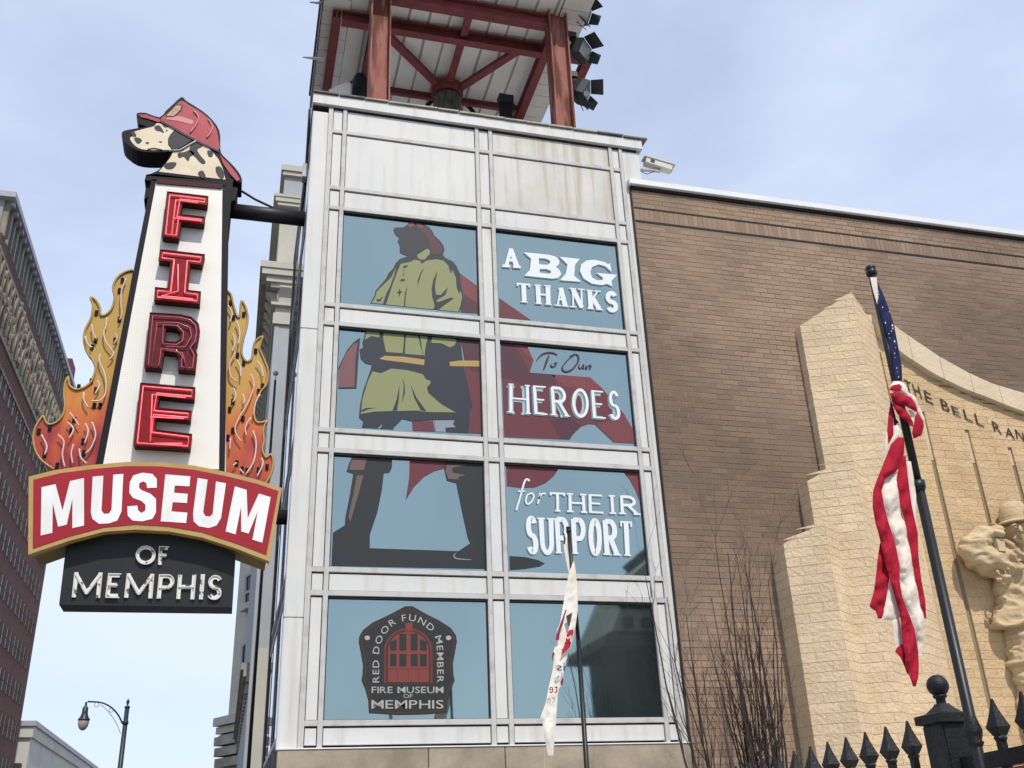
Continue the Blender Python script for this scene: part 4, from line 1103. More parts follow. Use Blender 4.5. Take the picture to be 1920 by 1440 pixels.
beam((PXL + 0.071, YR, zf), (HX - 0.2, YR, zf), 0.06, 0.09, 'rear_beam'); beam((HX + 0.2, YR, zf), (PXR - 0.071, YR, zf), 0.06, 0.09, 'rear_beam')
MB().obox((HX, 0.50, zf + 0.01), (HX, HY - 0.2, zf + 0.01), 0.10, 0.07).build('cross_beam', red_paint, BT)
for xe in (PXL + 0.10, PXR - 0.42):
    p0 = Vector((xe, YA + 0.08, zf - 0.01)); p1 = Vector((HX + (0.17 if xe > HX else -0.17), HY - 0.12, zf - 0.01))
    MB().obox(p0, p1, 0.11, 0.07).build('brace', red_paint, BT)
MB().lathe((HX, HY, zf - 0.02), [(0.0, -0.07), (0.25, -0.07), (0.25, 0.07), (0.0, 0.07)], 24).build('bearing_disc', red_paint, BT)
for xx, yy in ((XA0, YA), (XA1, YA)):
    pass
# bell hung below the disc with its wheel
bl = MB().lathe((HX, HY, zf - 0.09), [(0.0, 0.0), (0.10, 0.0), (0.19, -0.03), (0.215, -0.10), (0.225, -0.30), (0.25, -0.48), (0.32, -0.62), (0.39, -0.70), (0.39, -0.73), (0.30, -0.72), (0.0, -0.60)], 24).build('bell', bell_m, BT, True)
wc_ = onY(845, 222, 2.5)
MB().tube([(wc_.x + 0.42 * cos(t), 2.5, wc_.z + 0.42 * sin(t)) for t in [2 * pi * i / 28 for i in range(28)]], 0.035, 8, closed=True).build('bell_wheel', dark_metal, BT, True)
# canopy: planks of the soffit
ZS = 10.16
seam_m = mat('seam_grey', (0.38, 0.37, 0.35), 0.8)
for i in range(10):
    x0 = 0.06 + i * 0.29
    box('soffit_plank', x0 + 0.006, x0 + 0.284, -0.05, 3.15, ZS, ZS + 0.03, soffit_m, BT)
    box('soffit_rib', x0 + 0.270, x0 + 0.305, -0.05, 3.15, ZS - 0.022, ZS - 0.001, soffit_m, BT)
for i in range(10):
    x0 = 0.06 + i * 0.29
    box('soffit_seam', x0 + 0.236, x0 + 0.2695, -0.05, 3.15, ZS - 0.004, ZS - 0.0005, seam_m, BT)
for i in range(12):
    y0 = -0.05 + i * 0.26
    box('board_seam', -0.32, 0.055, y0 + 0.2565, y0 + 0.2655, ZS - 0.02, ZS - 0.006, seam_m, BT)
    box('board_seam', 3.0, 3.28, y0 + 0.2565, y0 + 0.2655, ZS - 0.02, ZS - 0.006, seam_m, BT)
for i in range(12):
    y0 = -0.05 + i * 0.26
    box('side_board', -0.32, 0.055, y0 + 0.006, y0 + 0.256, ZS - 0.03, ZS - 0.005, soffit_m, BT)
    box('side_board', 3.0, 3.40 if i < 10 else 3.28, y0 + 0.006, y0 + 0.256, ZS - 0.03, ZS - 0.005, soffit_m, BT)
MB().box(-0.32, 3.42, -0.06, 3.17, ZS + 0.031, ZS + 0.30).build('canopy_slab', soffit_m, BT)
MB().prism([[(-0.36, -0.10, ZS + 0.302), (3.46, -0.10, ZS + 0.302), (3.46, 3.2, ZS + 0.302), (-0.36, 3.2, ZS + 0.302)]], (0, 0, 0.10)).build('canopy_roof', tile_m, BT)
MB().box(-0.335, -0.322, -0.06, 3.2, ZS - 0.05, ZS + 0.29).build('canopy_gutter', flood_m, BT)
MB().tube([(3.46, 3.0, ZS - 0.05), (3.40, 2.7, ZS - 0.25), (3.32, 2.62, ZS - 0.9), (3.30, 2.6, 7.75)], 0.016, 6).build('downlead', mullion_m, BT, True)
for (a, b) in (((598, 5), (581, 4)), ((594, 110), (568, 107))):
    q0 = onY(a[0], a[1], 1.1); q1 = onY(b[0], b[1], 1.1)
    MB().tube([q0 + Vector((0.10, 0, 0)), q0, q1], [0.03, 0.022, 0.010], 8).build('spike', mullion_m, BT, True)
# a board panel and two stage lamps seen inside
ppx('baffle_board', [(617, 168), (648, 154), (657, 156), (657, 190), (617, 182)], 1.9, 0.02, soffit_m, BT)
def blackcan(px, py, Y, s, rot=0):
    c = onY(px, py, Y)
    m = MB(); m.lathe(c, [(0.0, 0.13 * s), (0.06 * s, 0.13 * s), (0.085 * s, 0.06 * s), (0.085 * s, -0.13 * s), (0.0, -0.13 * s)], 14)
    return m
ca = thing('stage_lamp', 'rounded black lamp behind the left rusty post of the roof turret', 'lamp', tuple(onY(675, 165, 1.4)), 'lamps inside the turret')
blackcan(675, 160, 1.4, 1.3).build('lamp_body', sign_black, ca, True)
p = onY(675, 160, 1.4); MB().obox(p + Vector((0, 0, .1)), p + Vector((-.12, .1, .12)), 0.03, 0.03).build('lamp_arm', sign_black, ca)
cb = thing('stage_lamp', 'square black lamp box at the foot of the red beam beside the bell', 'lamp', tuple(onY(948, 205, 1.5)), 'lamps inside the turret')
p = onY(948, 190, 1.5)
MB().box(p.x - .11, p.x + .11, p.y - .06, p.y + .08, p.z - .05, p.z + .09).build('lamp_hood', flood_m, cb)
MB().box(p.x - .09, p.x + .09, p.y - .04, p.y + .07, p.z - .30, p.z - .051).build('lamp_body', sign_black, cb)
MB().obox(p + Vector((.08, 0, .03)), p + Vector((.16, .1, .03)), 0.03, 0.03).build('lamp_arm', sign_black, cb)

# ------------------------------------------------------------------ floodlights with barn doors
def floodlight(px, py, lab, swing, tilt):
    c = onY(px, py, 0.42)
    t = thing('floodlight', lab, 'floodlight', tuple(c), 'floodlights on the rusty post')
    ar = onY(1052, py - 22, 0.42)
    MB().box(PXR + 0.137, c.x - 0.02, 0.36, 0.46, c.z + 0.20, c.z + 0.29).build('mounting_arm', flood_m, t)
    MB().tube([(c.x - 0.06, 0.41, c.z + 0.19), (c.x - 0.06, 0.41, c.z + 0.02)], 0.032, 10).build('swivel', flood_m, t, True)
    R = Matrix.Rotation(swing, 3, 'Z') @ Matrix.Rotation(tilt, 3, 'X')
    def T_(v): return tuple(c + R @ (Vector(v) * 0.95))
    # body: lens faces local -Y
    b = MB(); pts = []
    for y, wx, hz in ((-0.13, 0.15, 0.125), (-0.02, 0.15, 0.125), (0.10, 0.095, 0.085), (0.13, 0.06, 0.05)):
        pts += [(-wx, y, -hz), (wx, y, -hz), (wx, y, hz), (-wx, y, hz)]
    fs = [(3, 2, 1, 0)] + [(4 * i + j, 4 * i + (j + 1) % 4, 4 * i + 4 + (j + 1) % 4, 4 * i + 4 + j) for i in range(3) for j in range(4)] + [(12, 13, 14, 15)]
    b.add([T_(v) for v in pts], fs).build('housing', flood_m, t)
    MB().add([T_(v) for v in bxv(-0.125, 0.125, -0.138, -0.131, -0.10, 0.10)], BF).build('lens', lens_m, t)
    def door(v): MB().prism([[T_(q) for q in v]], R @ Vector((0, -0.004, 0.006))).build('barn_door', flood_m, t)
    door([(-0.15, -0.135, 0.13), (0.15, -0.135, 0.13), (0.17, -0.30, 0.20), (-0.17, -0.30, 0.20)])
    door([(-0.13, -0.135, -0.13), (0.13, -0.135, -0.13), (0.10, -0.25, -0.20), (-0.10, -0.25, -0.20)])
    door([(0.155, -0.135, -0.10), (0.155, -0.135, 0.10), (0.23, -0.27, 0.08), (0.23, -0.27, -0.08)])
    MB().tube([T_((-0.1, 0.0, -0.13)), T_((0.0, -0.1, -0.19)), T_((0.08, -0.2, -0.25))], 0.006, 5).build('wire', dark_metal, t)
    return t
floodlight(1083, 26, 'topmost of the three black floodlights on the rusty post', radians(40), radians(24))
floodlight(1083, 95, 'middle black floodlight of the three on the rusty post', radians(46), radians(26))
floodlight(1085, 170, 'lowest black floodlight of the three, seen from its side', radians(70), radians(30))

# ------------------------------------------------------------------ security camera
sc = thing('security_camera', 'beige bullet security camera on a bracket at the tower corner', 'camera', tuple(onY(1205, 318, 0.2)))
q0 = onY(1209, 303, 0.1); q1 = onY(1258, 318, 0.1)
cbm = MB().obox(q0, q1, 0.11, 0.085); cbm.build('camera_body', camwhite_m, sc)
dv = (q1 - q0).normalized()
MB().obox(q0 + Vector((-.02, 0, .052)), q1 + dv * .05 + Vector((0, 0, .055)), 0.135, 0.012).build('sunshield', camwhite_m, sc)
MB().obox(q1 + dv * 0.001, q1 + dv * 0.012, 0.085, 0.065).build('lens', dark_metal, sc)
MB().obox(q0 + dv * 0.06 + Vector((0, -.056, 0)), q0 + dv * 0.12 + Vector((0, -.056, 0)), 0.004, 0.05).build('vent', dark_metal, sc)
MB().tube([(3.834, 0.12, q0.z - 0.13), (q0.x + 0.2, 0.1, q0.z - 0.13), (q0.x + 0.20, 0.1, q0.z - 0.05)], 0.022, 8).build('bracket', mullion_m, sc, True)
MB().tube([(3.84, 0.1, q0.z - 0.16), (3.95, 0.08, q0.z - 0.22), (4.02, 0.08, q0.z - 0.18), (4.1, 0.1, q0.z - 0.12)], 0.006, 5).build('cable', dark_metal, sc)

# ================================================================== BRICK WING
BW = thing('brick_museum_wing', 'long brown brick museum wall with white metal coping and soldier course', 'building', (7.5, 2, GZ))
WX0, WX1 = 3.665, 11.6
WT = 6.965
# tan memorial outline in the wall plane (nothing brown is laid where it stands)
BANDL = [onY(x, y, 0.0) for x, y in [(1640, 631), (1664, 655), (1689, 674), (1740, 707), (1795.5, 734.5), (1840, 751), (1884, 769), (1920, 782)]]
BANDU = [onY(x, y, 0.0) for x, y in [(1638, 592), (1672, 622), (1698, 640), (1751, 675.6), (1806.7, 706.7), (1851, 726.7), (1920, 746.7)]]
def ext(B):
    pts = [(p.x, p.z) for p in B]
    sl = (pts[-1][1] - pts[-2][1]) / (pts[-1][0] - pts[-2][0])
    x, z = pts[-1]
    while x < 11.6:
        x += 0.35; sl *= 0.72; z += sl * 0.35 if sl < -0.01 else 0
        pts.append((x, z))
    return pts
BL_, BU_ = ext(BANDL), ext(BANDU)
def interp(B, x):
    if x <= B[0][0]: return B[0][1]
    for i in range(len(B) - 1):
        if B[i][0] <= x <= B[i + 1][0]:
            t = (x - B[i][0]) / (B[i + 1][0] - B[i][0]); return B[i][1] + t * (B[i + 1][1] - B[i][1])
    return B[-1][1]
def tantop(x):
    if x < 4.885: return -99
    if x < 5.365: return 2.17
    if x < 5.70: return 2.96
    if x < 6.86: return 5.10
    return interp(BU_, x)
box('wall_core', WX0 + 0.01, WX1, 0.0025, 3.9, GZ, WT, mortar_m, BW)
box('coping', WX0 - 0.045, WX1 + 0.05, -0.07, 0.5, WT + 0.01, WT + 0.10, coping_m, BW, 0.008)
box('coping_drip', WX0 - 0.01, WX1, -0.03, 0.45, WT - 0.03, WT + 0.009, gasket, BW)
CH, BLn, J = 0.0677, 0.203, 0.009
brown = []          # (x,y,z,len,height)
zt = WT - 0.035
z = zt
row = 0
band_hi, band_lo = 6.655, 6.452
while z - CH > -0.75:
    a, b = z - CH + J, z
    if not (a < band_hi and b > band_lo):
        x = WX0 + 0.012 - (BLn / 2 if row % 2 else 0)
        while x < WX1:
            x0, x1 = max(x, WX0 + 0.012), min(x + BLn - J, WX1)
            for xb in (4.885, 5.365, 5.70):
                if x0 < xb < x1 and (a + b) / 2 < tantop(xb + 0.01): x1 = xb
            if x1 - x0 > 0.012:
                xm = (x0 + x1) / 2
                if (a + b) / 2 > tantop(x0 + 0.002) and (a + b) / 2 > tantop(x1 - 0.002):
                    brown.append((x0, x1, a, b, 0.0))
            x += BLn
    row += 1
    z -= CH
# soldier course between two painted shadow lines
x = WX0 + 0.012
while x < WX1:
    brown.append((x, x + CH - 0.007, band_lo + 0.017, band_hi - 0.017, 0.002))
    x += CH
def vis_size(x0, x1, a, b, y):
    p = proj(((x0 + x1) / 2, y, (a + b) / 2))
    if p[2] < 0 or not (-10 < p[0] < 1930 and -10 < p[1] < 1450): return 0
    return (x1 - x0) * (b - a) / p[2] ** 2
brown.sort(key=lambda t: -vis_size(t[0], t[1], t[2], t[3], t[4]))
bm_cache = {}
def brickmesh(l, h, d, m, key):
    k = (round(l, 3), round(h, 3), key)
    if k not in bm_cache:
        me = bpy.data.meshes.new('brick')
        me.from_pydata(bxv(0, l, 0, d, 0, h), [], BF)
        bm = bmesh.new(); bm.from_mesh(me)
        bmesh.ops.recalc_face_normals(bm, faces=bm.faces); bm.to_mesh(me); bm.free()
        me.materials.append(m); bm_cache[k] = me
    return bm_cache[k]
random.seed(3)
rest = MB()
for i, (x0, x1, a, b, y) in enumerate(brown):
    jy = y * 0.2 + random.uniform(-0.0016, 0.0008)
    if i < 300:
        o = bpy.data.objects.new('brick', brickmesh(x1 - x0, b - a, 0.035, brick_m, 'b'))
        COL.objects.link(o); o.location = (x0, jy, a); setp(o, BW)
    else:
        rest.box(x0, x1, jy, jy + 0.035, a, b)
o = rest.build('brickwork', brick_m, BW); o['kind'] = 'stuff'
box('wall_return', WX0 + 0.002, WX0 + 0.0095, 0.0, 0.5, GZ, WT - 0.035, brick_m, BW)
box('expansion_joint', WX0 - 0.022, WX0 - 0.001, -0.01, 0.08, ZB, WT, gasket, BW)
for zz in (band_hi, band_lo):
    box('shadow_line', WX0 + 0.013, WX1, -0.003, 0.0022, zz - 0.013, zz + 0.013, gasket, BW)  # black strip drawn as the shadow line along the band's edge

# ================================================================== MEMORIAL RELIEF
MR = thing('bell_memorial', 'tan brick memorial panel with stepped fluted piers, curved band and carved lettering', 'monument', (7.5, -0.2, GZ))
tan = []     # individual bricks as (verts)
TC, TLn = 0.1016, 0.305
def prow(pl, zl, name='pier'):
    """fluted pier: plan points (x,y) wall->return->ridge->wall with a top height at each"""
    v = [(x, y, GZ) for x, y in pl] + [(x, y, z) for (x, y), z in zip(pl, zl)]
    n = len(pl)
    f = [(i, (i + 1) % n, n + (i + 1) % n, n + i) for i in range(n)] + [tuple(range(n - 1, -1, -1))]
    b = (v[n], v[n + 1], v[n + 2], v[n + 3])
    tri = tessellate_polygon([[Vector((x, y, 0)) for x, y in pl]])
    f += [tuple(n + i for i in t) for t in tri]
    obj(name, v, f, tan_mortar, MR)
    for i in range(n - 1):
        (xa, ya), (xb, yb) = pl[i], pl[i + 1]
        A, B = Vector((xa, ya, 0)), Vector((xb, yb, 0)); d = B - A; Ln = d.length
        if Ln < 0.02: continue
        d.normalize(); nr = Vector((d.y, -d.x, 0))
        r = 0; zz = -0.62
        while zz < max(zl):
            s = -(TLn / 2) * (r % 2)
            while s < Ln:
                s0, s1 = max(s, 0.0), min(s + TLn - 0.005, Ln)
                if s1 - s0 > 0.025:
                    def top(t): return zl[i] + (zl[i + 1] - zl[i]) * t / Ln - 0.004
                    t0, t1 = min(zz + TC - 0.005, top(s0)), min(zz + TC - 0.005, top(s1))
                    if t0 - zz > 0.004 or t1 - zz > 0.004:
                        t0, t1 = max(t0, zz + 0.002), max(t1, zz + 0.002)
                        ro = 0.002 + random.uniform(0, 0.003)
                        vs = []
                        for (s_, tt) in ((s0, t0), (s1, t1)):
                            for off in (ro, -0.012):
                                for h in (zz, tt):
                                    q = A + d * s_ + nr * off; vs.append((q.x, q.y, h))
                        tan.append((vs, tan_m))
                s += TLn
            zz += TC; r += 1
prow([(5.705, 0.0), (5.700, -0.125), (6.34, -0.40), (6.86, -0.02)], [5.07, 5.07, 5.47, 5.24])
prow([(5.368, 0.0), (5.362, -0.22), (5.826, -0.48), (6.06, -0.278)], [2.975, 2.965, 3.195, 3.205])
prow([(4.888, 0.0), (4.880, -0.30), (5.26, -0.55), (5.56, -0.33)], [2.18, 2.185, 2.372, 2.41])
# flat panel between the piers
for gi in range(8):
    ga = 6.83 if gi == 0 else [7.285, 7.885, 8.47, 9.05, 9.62, 10.2, 10.8][gi - 1] + 0.034
    gb = WX1 if gi == 7 else [7.285, 7.885, 8.47, 9.05, 9.62, 10.2, 10.8][gi] - 0.034
    box('panel_bed', ga, gb, -0.0345, -0.0125, GZ, 3.38, tan_mortar, MR)
box('panel_backing', 6.80, WX1, -0.012, 0.0105, GZ, 3.4, groove_m, MR)
lowp = [(6.80, 3.41)] + [(WX1, 3.41)] + [(WX1, interp(BU_, WX1))] + [p for p in reversed(BU_) if 6.80 < p[0] < WX1] + [(6.80, interp(BU_, 6.8))]
MB().prism([[(x, -0.012, z) for x, z in lowp]], (0, 0.022, 0)).build('panel_backing', tan_mortar, MR)
GR = [(7.285, 4.08), (7.885, 3.90), (8.47, 3.66), (9.05, 3.48), (9.62, 3.4), (10.2, 3.4), (10.8, 3.4)]
zz = -0.62; r = 0
while zz < 5.3:
    x = 6.87 - (TLn / 2) * (r % 2)
    while x < WX1:
        x0, x1 = max(x, 6.87), min(x + TLn - 0.004, WX1)
        lim = min(interp(BL_, x0), interp(BL_, x1)) + 0.03
        if x1 - x0 > 0.03 and zz < lim:
            segs = [(x0, x1)]
            for gx, gz in GR:
                if zz + TC * .5 < gz:
                    ns = []
                    for a, b in segs:
                        if b < gx - 0.033 or a > gx + 0.033: ns.append((a, b))
                        else:
                            if gx - 0.033 - a > 0.002: ns.append((a, gx - 0.033))
                            if b - gx - 0.033 > 0.002: ns.append((gx + 0.033, b))
                    segs = ns
            for a, b in segs:
                ro = random.uniform(0.0362, 0.0392)
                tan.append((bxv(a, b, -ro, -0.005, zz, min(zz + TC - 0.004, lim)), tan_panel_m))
        x += TLn
    zz += TC; r += 1
def tsize(t):
    vs = t[0]; c = Vector((sum(v[0] for v in vs) / 8, sum(v[1] for v in vs) / 8, sum(v[2] for v in vs) / 8))
    p = proj(c)
    if p[2] < 0 or not (-10 < p[0] < 1930 and -10 < p[1] < 1450): return 0
    q = [proj(v) for v in vs]
    return (max(a[0] for a in q) - min(a[0] for a in q)) * (max(a[1] for a in q) - min(a[1] for a in q))
tan.sort(key=lambda t: -tsize(t))
r1, r2 = MB(), MB()
for i, (vs, m) in enumerate(tan):
    if i < 300: obj('brick', vs, BF, m, MR)
    elif m is tan_m: r1.add(vs, BF)
    else: r2.add(vs, BF)
for rr, m, nm in ((r1, tan_m, 'pier_brickwork'), (r2, tan_panel_m, 'panel_brickwork')):
    o = rr.build(nm, m, MR); o['kind'] = 'stuff'
# curved stone band above the panel, in blocks
xs = [6.868 + 0.405 * i for i in range(12)]
for i in range(11):
    xa, xb = xs[i] + 0.003, xs[i + 1] - 0.003
    pl = []
    k = 4
    for j in range(k + 1): xx = xa + (xb - xa) * j / k; pl.append((xx, interp(BL_, xx)))
    for j in range(k, -1, -1): xx = xa + (xb - xa) * j / k; pl.append((xx, interp(BU_, xx)))
    MB().prism([[(x, -0.115, z) for x, z in pl]], (0, 0.11, 0)).build('band_block', band_m, MR)
# carved letters
o8 = ((1640, 640), 4.5)
def fquad(ch, quad, Y, m, parent, name, bold=0.01, depth=0.0):
    v, f, a, b = fglyph(ch, bold)
    TL, TR, BR, BL2 = [Vector(p) for p in quad]
    pts = []
    for px, py in v:
        u = (px - a) / (b - a); t = py / 0.70
        q = BL2.lerp(BR, u).lerp(TL.lerp(TR, u), t); pts.append(onY(q.x, q.y, Y))
    return obj(name, pts, f, m, parent)
for ch, q in (('T', [(242, 312), (300, 345), (322, 440), (268, 412)]), ('H', [(312, 350), (372, 378), (402, 485), (345, 455)]), ('E', [(412, 405), (470, 440), (497, 533), (432, 502)]), ('B', [(550, 478), (618, 512), (640, 602), (572, 570)]), ('E', [(642, 535), (705, 565), (732, 645), (668, 614)]), ('L', [(742, 565), (802, 598), (832, 685), (765, 652)]), ('L', [(838, 600), (898, 640), (928, 725), (862, 695)]), ('R', [(985, 665), (1050, 698), (1080, 790), (1010, 755)]), ('A', [(1095, 715), (1160, 742), (1188, 828), (1108, 797)]), ('N', [(1182, 735), (1252, 768), (1275, 850), (1200, 818)]), ('G', [(1275, 775), (1345, 800), (1368, 885), (1295, 855)]), ('E', [(1370, 810), (1435, 835), (1455, 915), (1390, 890)])):
    fquad(ch, C(*o8, q), -0.0475, carve_m, MR, 'carved_letter', 0.004)

# ================================================================== FIREFIGHTER RELIEF STATUE
from mathutils import noise as mnoise
from mathutils.geometry import delaunay_2d_cdt
s7 = ((1780, 900), 7.2)
def SP(x, y, Y): return onY(s7[0][0] + x / 7.2, s7[0][1] + y / 7.2, Y)
def ellipsoid(mb, c, r, n=14, k=9, rot=None):
    c = Vector(c); b = len(mb.v)
    for i in range(k + 1):
        ph = pi * i / k
        for j in range(n):
            t = 2 * pi * j / n
            v = Vector((r[0] * sin(ph) * cos(t), r[1] * sin(ph) * sin(t), r[2] * cos(ph)))
            if rot: v = rot @ v
            mb.v.append(tuple(c + v))
    for i in range(k):
        for j in range(n):
            j2 = (j + 1) % n
            mb.f.append((b + i * n + j, b + i * n + j2, b + (i + 1) * n + j2, b + (i + 1) * n + j))
def remesh(name, mb, vox, m, parent, sm=2):
    me = bpy.data.meshes.new(name); me.from_pydata(mb.v, [], mb.f)
    bm = bmesh.new(); bm.from_mesh(me); bmesh.ops.remove_doubles(bm, verts=bm.verts, dist=1e-5); bmesh.ops.recalc_face_normals(bm, faces=bm.faces); bm.to_mesh(me); bm.free()
    o = bpy.data.objects.new(name, me); COL.objects.link(o)
    r = o.modifiers.new('r', 'REMESH'); r.mode = 'VOXEL'; r.voxel_size = vox; r.use_smooth_shade = True
    if sm:
        s_ = o.modifiers.new('s', 'SMOOTH'); s_.iterations = sm; s_.factor = 0.5
    dgp = bpy.context.evaluated_depsgraph_get(); dgp.update()
    me2 = bpy.data.meshes.new_from_object(o.evaluated_get(dgp))
    bpy.data.objects.remove(o); bpy.data.meshes.remove(me)
    me2.materials.append(m) if not me2.materials else None
    me2.name = name
    for p in me2.polygons: p.use_smooth = True
    o = bpy.data.objects.new(name, me2); COL.objects.link(o); setp(o, parent)
    return o
stat_m = mat('carved_tan_brick', (0.56, 0.44, 0.275), 0.9, col2=(0.44, 0.335, 0.20), vscale=3, bump=0.5, bscale=22)
ST = thing('firefighter_relief', 'carved tan brick relief of a firefighter in helmet raising one arm', 'sculpture', (8.4, -0.15, -1.0))
b = MB()
# torso and coat skirt as a loft of ellipses down the figure: (px x, px y, half width, half depth)
loft = [(1942, 1030, 0.20, 0.14), (1940, 1045, 0.40, 0.20), (1938, 1062, 0.52, 0.24), (1936, 1085, 0.53, 0.25), (1936, 1110, 0.50, 0.23), (1936, 1128, 0.49, 0.22), (1937, 1150, 0.53, 0.24), (1938, 1178, 0.57, 0.26)]
n = 20
base = len(b.v)
for (px, py, hw, hd) in loft:
    c = onY(px, py, -0.12)
    for j in range(n):
        t = 2 * pi * j / n
        fold = 1 + 0.03 * sin(7 * t + py * 0.13)
        b.v.append((c.x + hw * cos(t) * fold, c.y + hd * sin(t) * fold, c.z))
for i in range(len(loft) - 1):
    for j in range(n):
        j2 = (j + 1) % n
        b.f.append((base + i * n + j, base + i * n + j2, base + (i + 1) * n + j2, base + (i + 1) * n + j))
b.f.append(tuple(base + j for j in range(n))); b.f.append(tuple(base + (len(loft) - 1) * n + j for j in range(n)))
for cx in (1918, 1965):
    b.tube([onY(cx, 1172, -0.10), onY(cx + 1, 1200, -0.12), onY(cx + 4, 1225, -0.12), onY(cx + 8, 1250, -0.12), onY(cx + 14, 1300, -0.10), onY(cx + 22, 1390, -0.08)], [0.20, 0.205, 0.20, 0.19, 0.16, 0.14], 14)
    for py in (1187, 1199, 1212, 1226, 1240): ellipsoid(b, onY(cx + (py % 3) * 2, py, -0.12), (0.235, 0.17, 0.034), rot=Matrix.Rotation(0.12 * ((py % 4) - 1.5), 3, 'Y'))
# raised arm: shoulder -> elbow -> hand, and sleeve rolls
b.tube([SP(760, 1130, -0.16), SP(620, 1120, -0.20), SP(450, 1070, -0.22), SP(300, 990, -0.22)], [0.20, 0.185, 0.18, 0.15], 14)
b.tube([SP(300, 990, -0.22), SP(290, 920, -0.23), SP(380, 820, -0.26), SP(480, 740, -0.28), SP(570, 710, -0.30)], [0.15, 0.14, 0.125, 0.11, 0.085], 14)
for (x, y, r) in ((330, 1030, 0.15), (430, 980, 0.09), (420, 1110, 0.15), (560, 1150, 0.14), (310, 880, 0.12)):
    ellipsoid(b, SP(x, y, -0.26), (r, 0.12, r * 0.5), rot=Matrix.Rotation(0.35, 3, 'Y'))
ellipsoid(b, SP(620, 690, -0.32), (0.10, 0.10, 0.075))
for j in range(4):
    b.tube([SP(600 + j * 26, 680 + j * 6, -0.38), SP(640 + j * 22, 700 + j * 8, -0.42), SP(650 + j * 18, 745 + j * 4, -0.38)], [0.028, 0.026, 0.02], 8)
# far arm, out of the picture to the right
b.tube([onY(1988, 1050, -0.14), onY(2016, 1090, -0.2), onY(2005, 1130, -0.3), onY(1975, 1120, -0.34)], [0.19, 0.17, 0.14, 0.09], 12)
# neck and head
b.tube([SP(960, 1000, -0.14), SP(945, 800, -0.18)], [0.16, 0.13], 12)
hc = SP(935, 690, -0.22)
ellipsoid(b, hc, (0.170, 0.19, 0.235), 18, 12)
ellipsoid(b, SP(945, 800, -0.33), (0.085, 0.06, 0.055))
ellipsoid(b, SP(800, 720, -0.18), (0.03, 0.05, 0.06))
# collar
b.tube([SP(740, 820, -0.22), SP(850, 880, -0.34), SP(960, 990, -0.36), SP(1040, 1080, -0.36)], 0.035, 8)
b.tube([SP(760, 960, -0.34), SP(900, 1060, -0.38), SP(1010, 1190, -0.38)], 0.022, 8)
for (x0, y0, x1, y1) in ((640, 1240, 820, 1340), (700, 1180, 850, 1380), (620, 1290, 760, 1420), (820, 1100, 850, 1200), (900, 1180, 1000, 1190), (760, 1150, 830, 1260)):
    b.tube([SP(x0, y0, -0.33), SP((x0 + x1) / 2, (y0 + y1) / 2 + 8, -0.36), SP(x1, y1, -0.35)], [0.014, 0.026, 0.012], 8)
def courses(m):
    t = m.node_tree; b_ = t.nodes['Principled BSDF']
    src_ = b_.inputs['Base Color'].links[0].from_socket
    g_ = t.nodes.new('ShaderNodeNewGeometry'); sx_ = t.nodes.new('ShaderNodeSeparateXYZ')
    t.links.new(g_.outputs['Position'], sx_.inputs[0])
    mo = t.nodes.new('ShaderNodeMath'); mo.operation = 'MODULO'; mo.inputs[1].default_value = 0.1016
    ad = t.nodes.new('ShaderNodeMath'); ad.inputs[1].default_value = 10.16 + 0.62
    t.links.new(sx_.outputs['Z'], ad.inputs[0]); t.links.new(ad.outputs[0], mo.inputs[0])
    lt = t.nodes.new('ShaderNodeMath'); lt.operation = 'LESS_THAN'; lt.inputs[1].default_value = 0.007
    t.links.new(mo.outputs[0], lt.inputs[0])
    mu = t.nodes.new('ShaderNodeMath'); mu.operation = 'MULTIPLY'; mu.inputs[1].default_value = 0.45
    t.links.new(lt.outputs[0], mu.inputs[0])
    mx_ = t.nodes.new('ShaderNodeMix'); mx_.data_type = 'RGBA'; mx_.inputs[7].default_value = (0.20, 0.15, 0.09, 1)
    t.links.new(mu.outputs[0], mx_.inputs[0]); t.links.new(src_, mx_.inputs[6]); t.links.new(mx_.outputs[2], b_.inputs['Base Color'])
courses(stat_m)
body = remesh('figure', b, 0.0155, stat_m, ST, 1)
hz_ = hc.z - 0.26
NRM = [v.normal.copy() for v in body.data.vertices]
for v, nv in zip(body.data.vertices, NRM):
    c = v.co
    if c.z < hz_ or c.x < hc.x - 0.3:
        q_ = Vector((c.x * 3.2 + c.z * 1.6, c.y * 3, c.z * 6.5))
        rd = 1 - 2 * abs(mnoise.noise(q_))
        v.co = c + nv * (0.030 * rd - 0.016 + 0.018 * (1 - 2 * abs(mnoise.noise(q_ * 2.1))) - 0.009)
hb = MB()
# helmet: crown, ridge and wide brim
cc = SP(830, 540, -0.22)
prof = [(0.0, 0.255), (0.07, 0.245), (0.125, 0.215), (0.155, 0.15), (0.168, 0.07), (0.172, 0.0)]
cc2 = hc + Vector((-0.01, 0, 0.115))
hb.lathe(cc2, [(r, h) for r, h in prof], 20)
hb.lathe(cc2, [(0.172, 0.0), (0.26, -0.035), (0.268, -0.048), (0.25, -0.058), (0.16, -0.04)], 22)
hb.build('helmet', stat_m, ST, True)
MB().tube([cc2 + Vector((0.0, -0.160, 0.05)), cc2 + Vector((0.0, -0.12, 0.185)), cc2 + Vector((0, -0.03, 0.25)), cc2 + Vector((0, 0.08, 0.232))], [0.015, 0.025, 0.025, 0.012], 8).build('helmet_ridge', stat_m, ST, True)
fm = MB()
for ex in (885, 990): ellipsoid(fm, SP(ex, 640, -0.385), (0.030, 0.022, 0.014), 10, 6)
fm.build('eyes', stat_m, ST, True)
fm = MB()
for ex in (880, 992): fm.tube([SP(ex - 52, 618, -0.36), SP(ex, 600, -0.41), SP(ex + 46, 612, -0.37)], [0.008, 0.014, 0.008], 6)
fm.build('brow', stat_m, ST, True)
